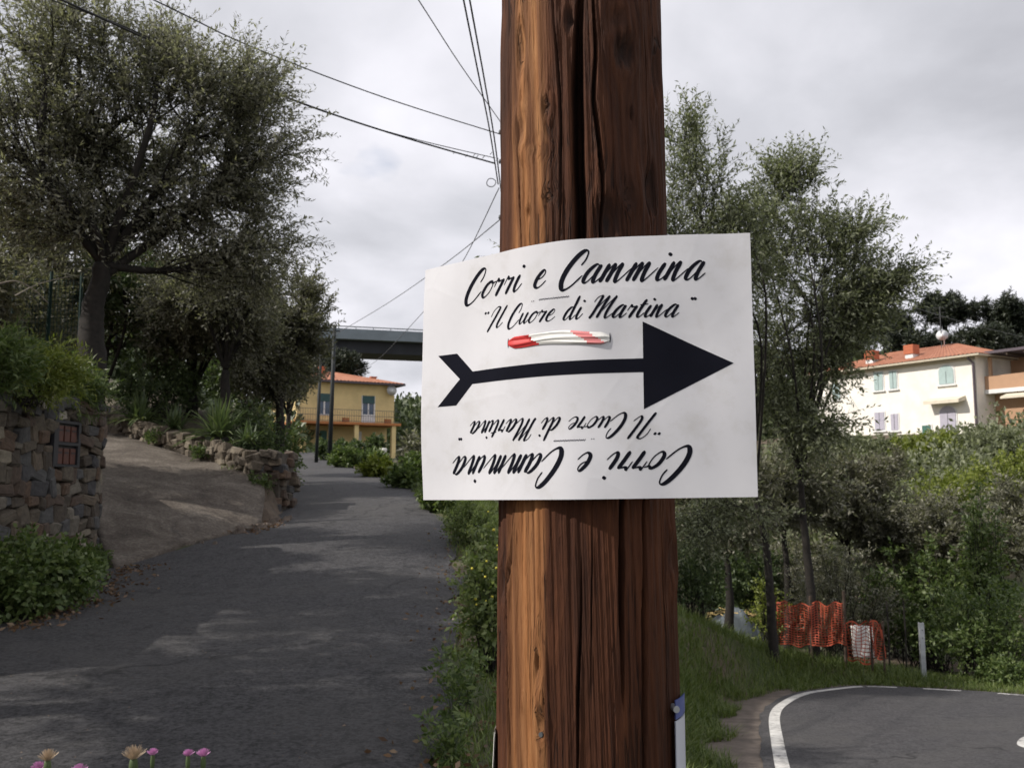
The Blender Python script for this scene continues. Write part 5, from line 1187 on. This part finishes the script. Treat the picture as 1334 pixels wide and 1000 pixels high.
# ------------------------------------------------------------------ yellow house
def frame(O, R_):
    U = (Vector(R_)-Vector(O)); ln = U.length; U.normalize(); Nf = Vector((U.y, -U.x, 0))      # faces the camera side for left -> right walls
    if Nf.y > 0: Nf = -Nf
    return (lambda u, w_, z: Vector(O)+U*u+Nf*w_+Vector((0, 0, z))), U, Nf, ln
def on_wall(O, U, Nf, px, py):
    d = ray(px, py); t = (Vector(O)-Vector((0, 0, CAMZ))).dot(Nf)/d.dot(Nf); p = d*t+Vector((0, 0, CAMZ)); return (p-Vector(O)).dot(U), p.z
yo = Vector((-17.25, 71, 0)); yr = Vector((-10.0, 75, 0)); F, U, Nf, ln = frame(yo, yr)
yg = gz(-13.5, 72)-.6
yh = thing('yellow_house', 'yellow two storey house with red hipped roof under the viaduct', 'house', (-13.6, 73, yg))
W = lambda px, py: on_wall(yo, U, Nf, px, py)
ez = (W(390, 497)[1]+W(511, 502)[1])/2; sz = (W(390, 548)[1]+W(511, 553)[1])/2
dep = 8.5
mb = MB(); mb.fbox(F, 0, ln, -dep, 0, sz, ez); mb.build('upper_wall', 'yellow_wall', yh)
mb = MB(); mb.fbox(F, .02, ln-.02, -dep, -1.6, yg, sz-.2); mb.build('lower_wall', 'yellow_wall', yh)
mb = MB(); mb.fbox(F, -.5, ln+.15, -dep, 1.25, sz-.2, sz-.003); mb.build('balcony_slab', 'terracotta_slab', yh)
for px in (391, 459, 507):
    u = W(px, 560)[0]; mb = MB(); mb.fbox(F, u-.18, u+.18, .75, 1.1, yg, sz-.2); mb.build('column', 'yellow_wall', yh)
# roof with tile ribs
ov = .75; pk = W(452, 478)[1]; rx0, rx1 = ln*.46, ln*.54; mid = -dep/2
def slope(a, b2, c, d, n, nm, parent):    # a,b eave ends ; d,c ridge ends: ribbed surface
    mb = MB(); rows = []
    nrm = (b2-a).cross(d-a).normalized()
    if nrm.z < 0: nrm = -nrm
    for i in range(n*4+1):
        t = i/(n*4); h = .05*abs(math.sin(math.pi*t*n)); e = a*(1-t)+b2*t; r_ = d*(1-t)+c*t; rows.append([e+nrm*h, e*.5+r_*.5+nrm*h, r_+nrm*h])
    mb.grid(rows); o = mb.build(nm, 'roof_tiles', parent); return o
def hip(parent, F, u0, u1, w0, w1, ez, pk, ru0, ru1, rw, n=30, em='beige_eave'):
    e = [F(u0, w1, ez), F(u1, w1, ez), F(u1, w0, ez), F(u0, w0, ez)]; r0, r1 = F(ru0, rw, pk), F(ru1, rw, pk)
    for q in ((e[0], e[1], r1, r0), (e[1], e[2], r1, r1), (e[2], e[3], r0, r1), (e[3], e[0], r0, r0)): slope(*q, n, 'roof_slope', parent)
    mb = MB(); mb.fbox(F, u0+.02, u1-.02, w0+.02, w1-.02, ez-.14, ez-.01); mb.build('eave', em, parent)
hip(yh, F, -ov, ln+ov, -dep-ov, ov, ez+.14, pk, rx0, rx1, mid, 30, 'pipe_dark')
def win(parent, F, u0, u1, z0, z1, wall_w, frame_m, glass_m, shut=None, cols=2, sill=True):
    mb = MB()
    for q in ((u0, u0+.1, z0, z1), (u1-.1, u1, z0, z1), (u0+.1, u1-.1, z1-.1, z1), (u0+.1, u1-.1, z0, z0+.1)): mb.fbox(F, q[0], q[1], wall_w-.05, wall_w+.05, q[2], q[3])
    for k in range(1, cols):
        c = u0+(u1-u0)*k/cols; mb.fbox(F, c-.06, c+.06, wall_w-.05, wall_w+.045, z0+.1, z1-.1)
    o = mb.build('window', frame_m, parent)
    for k in range(cols):
        a = u0+.1+(u1-u0-.2)*k/cols; c = u0+.1+(u1-u0-.2)*(k+1)/cols; mb = MB(); mb.fbox(F, a+.02, c-.02, wall_w-.04, wall_w+.012, z0+.1, z1-.1); mb.build('pane', glass_m, o)
    if shut: mb = MB(); mb.fbox(F, u0+.06, u1-.06, wall_w+.052, wall_w+.09, shut, z1); mb.build('roller_shutter', 'shutter_green', o)
    return o
for pa, pb, t0, t1, ts_ in ((413, 431.5, 512, 547, 522), (471, 488.5, 515, 551, 525)):
    u0 = W(pa, 530)[0]; u1 = W(pb, 530)[0]; o = win(yh, F, u0, u1, sz+(.0 if pa > 440 else .55), W(pa, t0)[1], 0, 'white_trim', 'window_glass', W(pa, ts_)[1])
    if pa > 440:
        mb = MB(); mb.fbox(F, u0+.1, u1-.1, .013, .03, sz+.1, sz+.75); mb.build('door_panel', 'white_trim', o)
for pa, pb, t0, t1 in ((424, 433, 556, 588), (469, 479, 558, 590)):
    mb = MB(); u0 = W(pa, 570)[0]; u1 = W(pb, 570)[0]; mb.fbox(F, u0, u1, -1.6, -1.52, yg+.4, sz-.6); mb.build('door', 'shutter_teal' if pa < 440 else 'white_trim', yh)
rl = MB()
for z in (sz+.06, sz+.5, sz+.98): rl.fbox(F, -.45, ln+.1, 1.16, 1.19, z, z+.035)
for k in range(45):
    u = -.45+(ln+.55)*k/44; rl.fbox(F, u-.008, u+.008, 1.165, 1.185, sz, sz+.98)
rl.build('railing', 'iron_grey', yh)
for px in (446, 500):
    u = W(px, 545)[0]; mb = MB(); mb.fbox(F, u-.25, u+.25, .75, 1.05, sz, sz+.35); mb.build('planter', 'terracotta_slab', yh)
u, z = W(508, 509); c = F(u, .35, z); mb = MB()
mb.tube([c+Nf*q for q in (0, .02, .06, .10)], [.05, .28, .40, .44], 16); mb.tube([c, c-Nf*.35], .03, 6); mb.build('satellite_dish', 'dish_white', yh, True)
for px, py in ((502, 490), (433, 481)):
    u = W(px, 497)[0]; mb = MB(); zq = P(px, py, 76).z; mb.fbox(F, u-.22, u+.22, -3.2, -2.8, ez+.2, zq); mb.fbox(F, u-.28, u+.28, -3.26, -2.74, zq, zq+.1); mb.build('chimney', 'chimney_brick', yh)
# white pillar with lamp by the hedge
wp_ = P(499, 597, 57); o = thing('white_planter', 'small white pot on a white stand among bushes before the yellow house', 'pot', wp_); mb = MB(); mb.tube([wp_+Vector((0, 0, z)) for z in (-.8, 0, .05, .3, .32)], [.10, .10, .2, .25, .1], 10); mb.build('stand', 'board_white', o, True)
mb = MB(); mb.tube([wp_+Vector((0, 0, z)) for z in (.33, .38, .62, .66)], [.12, .2, .26, .2], 12); mb.build('pot', 'board_white', o, True)

# ------------------------------------------------------------------ viaduct
bo = Vector((-30.8, 150, 0)); br = Vector((-15.3, 154.5, 0)); FB, UB, NB, lb_ = frame(bo, br); BW = lambda px, py: on_wall(bo, UB, NB, px, py)
zt = (BW(435, 429)[1]+BW(550, 437)[1])/2; zm_ = (BW(435, 440)[1]+BW(550, 446)[1])/2; zb = (BW(438, 456)[1]+BW(550, 462)[1])/2; zrail = (BW(432, 422)[1]+BW(550, 430)[1])/2
via = thing('viaduct', 'grey motorway viaduct with dark girder spanning above the yellow house', 'bridge', FB(0, 0, gz(-30, 152)))
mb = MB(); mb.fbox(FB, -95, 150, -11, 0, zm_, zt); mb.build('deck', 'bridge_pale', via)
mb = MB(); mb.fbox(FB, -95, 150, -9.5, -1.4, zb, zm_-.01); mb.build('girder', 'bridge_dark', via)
mb = MB(); mb.fbox(FB, -95, 150, -.35, -.02, zt+.003, zt+.45); mb.build('kerb', 'bridge_pale', via)
mb = MB(); mb.fbox(FB, -95, 150, -.28, -.18, zrail-.12, zrail); mb.fbox(FB, -95, 150, -.28, -.18, zt+.75, zt+.9); mb.build('guard_rail', 'bridge_rail', via)
mb = MB()
for k in range(0, 245, 3): mb.fbox(FB, -95+k, -94.88+k, -.27, -.19, zt+.45, zrail-.12)
mb.build('rail_posts', 'bridge_rail', via)
for u in (-55, 48, 120):
    p = FB(u, -5.5, 0); mb = MB(); mb.fbox(FB, u-1.2, u+1.2, -8, -3, gz(p.x, p.y)-2, zb); mb.build('pier', 'bridge_pale', via)

# ------------------------------------------------------------------ white house and tan neighbour
wr = Vector((P(1270, 460, 65).x, 65, 0)); wl_ = Vector((P(1060, 487, 77.8).x, 77.8, 0)); FW, UW, NW, lw_ = frame(wl_, wr)
if NW.x > 0: NW = -NW; FW = (lambda u, w_, z: wl_+UW*u+NW*w_+Vector((0, 0, z)))
WW = lambda px, py: on_wall(wl_, UW, NW, px, py)
wez = P(1270, 462, 65).z; wg = gz(31, 70)-1.5; dep = 9
wh = thing('white_house', 'sunlit white two storey house with red roof and aqua shutters', 'house', ((wl_.x+wr.x)/2, 72, wg))
mb = MB(); mb.fbox(FW, 0, lw_, -dep, 0, wg, wez); mb.build('wall', 'white_wall', wh)
mb = MB(); mb.fbox(FW, -.02, lw_+.02, 0.0, .08, wez-.35, wez-.16); mb.build('cornice', 'beige_eave', wh)
pk = P(1210, 452, 70.5).z
hip(wh, FW, -.7, lw_+.7, -dep-.7, .7, wez+.02, pk+.35, 4.3, lw_-4.3, -dep/2, 48)
def arch_shutter(parent, pa, pb, pt, pbot, mat, arch=True):
    u0, z1 = WW(pa, pt); u1, _ = WW(pb, pt); z0 = WW((pa+pb)/2, pbot)[1]; z1 = WW((pa+pb)/2, pt)[1]; r_ = (u1-u0)/2; cu = (u0+u1)/2; zs_ = z1-r_*.75 if arch else z1
    mb = MB(); fr_ = MB()
    def prof(g):
        q = [(u0-g, z0-g), (u1+g, z0-g), (u1+g, zs_)]
        if arch: q += [(cu+math.cos(a)*(r_+g), zs_+math.sin(a)*(r_*.75+g)) for a in np.linspace(0.05, math.pi-.05, 12)]
        else: q += [(u1+g, z1+g), (u0-g, z1+g)]
        q += [(u0-g, zs_)]; return q
    for mbx, g, w0, w1 in ((fr_, .1, .005, .05), (mb, 0, .02, .09)):
        q = prof(g); n_ = len(q); mbx.add([FW(a, w1, b2) for a, b2 in q]+[FW(a, w0, b2) for a, b2 in q], [tuple(range(n_)), tuple(range(n_, 2*n_))[::-1]]+[(k, (k+1) % n_, n_+(k+1) % n_, n_+k) for k in range(n_)])
    wdo = fr_.build('window', 'white_trim', parent)
    mb.build('shutter', mat, wdo)
    mb = MB(); mb.fbox(FW, cu-.018, cu+.018, .091, .1, z0+.03, zs_); mb.build('joint', 'iron_grey', wdo)
    mb = MB(); mb.fbox(FW, u0-.2, u1+.2, .0, .16, z0-.17, z0-.08); mb.build('sill', 'white_trim', wdo)
arch_shutter(wh, 1223, 1242, 476, 500, 'shutter_aqua'); arch_shutter(wh, 1139, 1150, 485, 508, 'shutter_aqua', False); arch_shutter(wh, 1159, 1168, 483.5, 506, 'shutter_aqua', False)
arch_shutter(wh, 1140, 1152, 537, 560, 'shutter_lilac', False); arch_shutter(wh, 1161, 1170, 539, 560, 'shutter_lilac', False); arch_shutter(wh, 1224.5, 1245, 529, 566, 'shutter_lilac')
arch_shutter(wh, 1202, 1213, 554, 572, 'shutter_teal', False); arch_shutter(wh, 1085, 1094, 500, 520, 'shutter_aqua', False)
u0 = WW(1212, 524)[0]; u1 = WW(1258, 519)[0]; z = WW(1235, 520)[1]; mb = MB()
mb.hexa([FW(u0, .0, z-.15), FW(u1, 0, z-.15), FW(u1, .9, z-.35), FW(u0, .9, z-.35), FW(u0, 0, z+.2), FW(u1, 0, z+.2), FW(u1, .9, z-.1), FW(u0, .9, z-.1)]); mb.build('awning', 'awning_cream', wh)
mb = MB(); mb.tube([FW(lw_-.12, .12, wg), FW(lw_-.12, .12, wez-.6), FW(lw_-.3, .5, wez-.2)], .09, 8); mb.build('drainpipe', 'pipe_dark', wh)
for px, pt, pb, m1 in ((1127, 462, 478, 'white_trim'), (1179, 454, 470, 'white_trim')):
    u = WW(px, 475)[0]; w_ = -.9; zb_ = wez-.1; zt_ = wez+1.55
    mb = MB(); mb.fbox(FW, u-.35, u+.35, w_-.35, w_+.35, zb_, zb_+(zt_-zb_)*.55); c_ = mb.build('chimney', m1, wh)
    mb = MB(); mb.fbox(FW, u-.42, u+.42, w_-.42, w_+.42, zb_+(zt_-zb_)*.55+.002, zt_); mb.build('cap', 'chimney_brick', c_)
c = FW(WW(1192, 450)[0], -3.6, P(1192, 447, 75).z); mb = MB(); DD = Vector((-.45, -.85, .28)).normalized(); mb.tube([c+DD*q for q in (0, .02, .06, .10, .105, .07, .03)], [.06, .24, .38, .46, .45, .36, .1], 18); mb.tube([c+DD*.03, c+DD*.38], .025, 5); mb.tube([c, c-NW*.2, c-NW*.2+Vector((0, 0, -2))], .05, 6); mb.build('satellite_dish', 'dish_white', wh, True)
mb = MB(); a = c+Vector((-.1, 0, 0)); mb.tube([a+Vector((0, 0, -1.8)), a+Vector((0, 0, 2.4))], .03, 5)
for z in (1.5, 1.9, 2.3): mb.tube([a+Vector((-.45, .1, z)), a+Vector((.45, -.1, z))], .018, 4)
mb.build('antenna', 'iron_grey', wh)
# tan neighbour, set back from the white facade
to = FW(lw_+.02, -1.3, 0); FT = lambda u, w_, z: FW(lw_+.03+u, -1.3+w_, z); WT = lambda px, py: on_wall(to, UW, NW, px, py)
th = thing('tan_house', 'tan house with roofed terrace and white slab beside the white house', 'house', FT(3, -3, wg))
zs1 = WT(1300, 509)[1]; zp = WT(1300, 489)[1]; zr_ = WT(1300, 457)[1]
mb = MB(); mb.fbox(FT, 0, 9, -8, -.9, wg, zs1-.18); mb.build('lower_wall', 'tan_wall', th)
mb = MB(); mb.fbox(FT, 0, 9, -8, .35, zs1-.18, zs1+.12); mb.build('slab', 'white_trim', th)
mb = MB(); mb.fbox(FT, 0, 9, .05, .3, zs1+.12, zp); mb.build('parapet', 'tan_wall', th)
mb = MB(); mb.fbox(FT, 0, 9, -8, -3.2, zs1+.12, zr_-.2); mb.build('upper_wall', 'tan_wall', th)
mb = MB(); mb.fbox(FT, -.1, 9, -8.2, .6, zr_-.2, zr_); mb.build('roof', 'pipe_dark', th)
for u in (.3, 3.2, 6.5): mb = MB(); mb.fbox(FT, u, u+.2, .06, .26, zp, zr_-.2); mb.build('terrace_post', 'tan_wall', th)
for k in range(6): mb = MB(); mb.fbox(FT, .5+k*1.3, .62+k*1.3, -3.1, .5, zr_-.42, zr_-.25); mb.build('beam', 'post_wood', th)
mb = MB(); mb.hexa([FT(1.6, .36, zs1-.6), FT(5, .36, zs1-.6), FT(5, 1.2, zs1-.7), FT(1.6, 1.2, zs1-.7), FT(1.6, .36, zs1-.3), FT(5, .36, zs1-.3), FT(5, 1.2, zs1-.55), FT(1.6, 1.2, zs1-.55)]); mb.build('awning', 'awning_cream', th)
mb = MB(); mb.fbox(FT, 2.9, 4.2, -.9, -.82, zs1-3.0, zs1-1.0); mb.build('shutter', 'shutter_teal', th)

# ------------------------------------------------------------------ pines and far woods
def pine(label, px, ptop, pmid, Y, wpx, seed, flat=.42, group='pines behind the white house'):
    x = P(px, ptop, Y).x; base = Vector((x, Y, gz(x, Y)-.5)); top = P(px, ptop, Y).z-base.z; cz = P(px, pmid, Y).z-base.z; r_ = wpx/FPX*Y/2; rz_ = top-cz; rng = np.random.RandomState(seed); bl = []
    for i in range(9):
        a = i*2.4; q = .0 if i == 0 else .62*math.sqrt(i/8); bl.append(((math.cos(a)*r_*q, math.sin(a)*r_*q, cz+rng.uniform(-.3, .45)*rz_), (r_*.42, r_*.42, rz_*.5)))
    return tree('pine_tree', label, 'tree', base, bl, [(0, 0, 0), (.2, 0, cz*.5), (0, .1, max(1, cz-rz_*.7))], .3, 11, 10, 20, (.42, .10), 'pine_leaf', 'bark_dark', seed, group, tw_len=.9, tw_r=.02, twigmesh=False, spread=1.1)
pine('flat topped dark umbrella pine right behind the white house dish', 1228, 379, 402, 92, 95, 201)
pine('dark umbrella pine behind the white house chimneys', 1150, 398, 425, 95, 90, 202)
pine('dark umbrella pine behind the tan house roof', 1312, 384, 415, 90, 90, 203)
pine('dark umbrella pine beyond the left end of the white house roof', 1085, 420, 450, 95, 90, 204)
pine('dark umbrella pine seen through the loose olive branches', 1120, 400, 425, 100, 80, 211)
pine('dense dark pine low behind the tan house', 1285, 425, 450, 84, 110, 205)
pine('dense dark pine low behind the white house ridge', 1190, 425, 450, 90, 120, 206)
pine('dense dark pine low behind the white house far corner', 1110, 445, 480, 92, 110, 207)
pine('dark pine crown showing above the yellow house roof', 447, 461, 474, 86, 42, 208, group='pines behind the yellow house')
pine('dark pine left behind the yellow house', 420, 466, 490, 88, 50, 209, group='pines behind the yellow house')
pine('dark pine far right behind the tan house', 1375, 395, 430, 88, 110, 210)
# wooded hillsides, read as one mass
def woods(name, label, spots, leaf, mat, seed):
    rng = np.random.RandomState(seed); Q = []
    for x, y, r_, h in spots:
        z = gz(x, y); n_ = 420; v = unit(rng.normal(size=(n_, 3))); v[:, 2] = np.abs(v[:, 2]); lump = 1+.22*np.sin(v[:, 0]*5+x)*np.sin(v[:, 1]*5+y)+.12*rng.rand(n_)
        p = np.array([x, y, z])+v*np.array([r_, r_, h])*(lump*rng.uniform(.7, 1, n_))[:, None]; Q.append(leaf_quads(p, v+rng.normal(size=(n_, 3))*.7, leaf*rng.uniform(.6, 1.3, n_), leaf*.6*rng.uniform(.6, 1.3, n_), rng))
    return tag(link(name, quads_mesh(name, np.concatenate(Q)), mat), label, 'woods', kind='stuff')
rng = np.random.RandomState(9)
sp1 = [(P(px, 560, Y).x, Y, rng.uniform(2.2, 3.6), rng.uniform(3, 5)) for px, Y in zip(rng.uniform(505, 700, 60), rng.uniform(88, 135, 60))]
woods('far_woods', 'green wooded hillside beyond the yellow house under the viaduct', sp1, .75, 'wood_mass', 1)
sp2 = [(P(px, 560, Y).x, Y, rng.uniform(2.5, 4), rng.uniform(4, 6)) for px, Y in zip(rng.uniform(700, 1500, 110), rng.uniform(82, 125, 110))]
woods('hill_woods', 'dark wooded hillside rising behind the white house', sp2, .8, 'wood_mass', 2)
sp3 = [(P(px, 560, Y).x, Y, rng.uniform(2.5, 4), rng.uniform(3, 6)) for px, Y in zip(rng.uniform(-300, 400, 70), rng.uniform(55, 110, 70))]
woods('slope_woods', 'dark wooded slope behind the olive trees', sp3, .7, 'wood_mass', 3)
sp4 = [(P(px, 620, Y).x, Y, rng.uniform(1.3, 2.2), rng.uniform(1.2, 2.6)) for px, Y in zip(rng.uniform(880, 1500, 80), rng.uniform(32, 56, 80))]
woods('valley_scrub', 'scrubby undergrowth filling the valley below the white house', sp4, .30, 'olive_leaf_pale', 4)
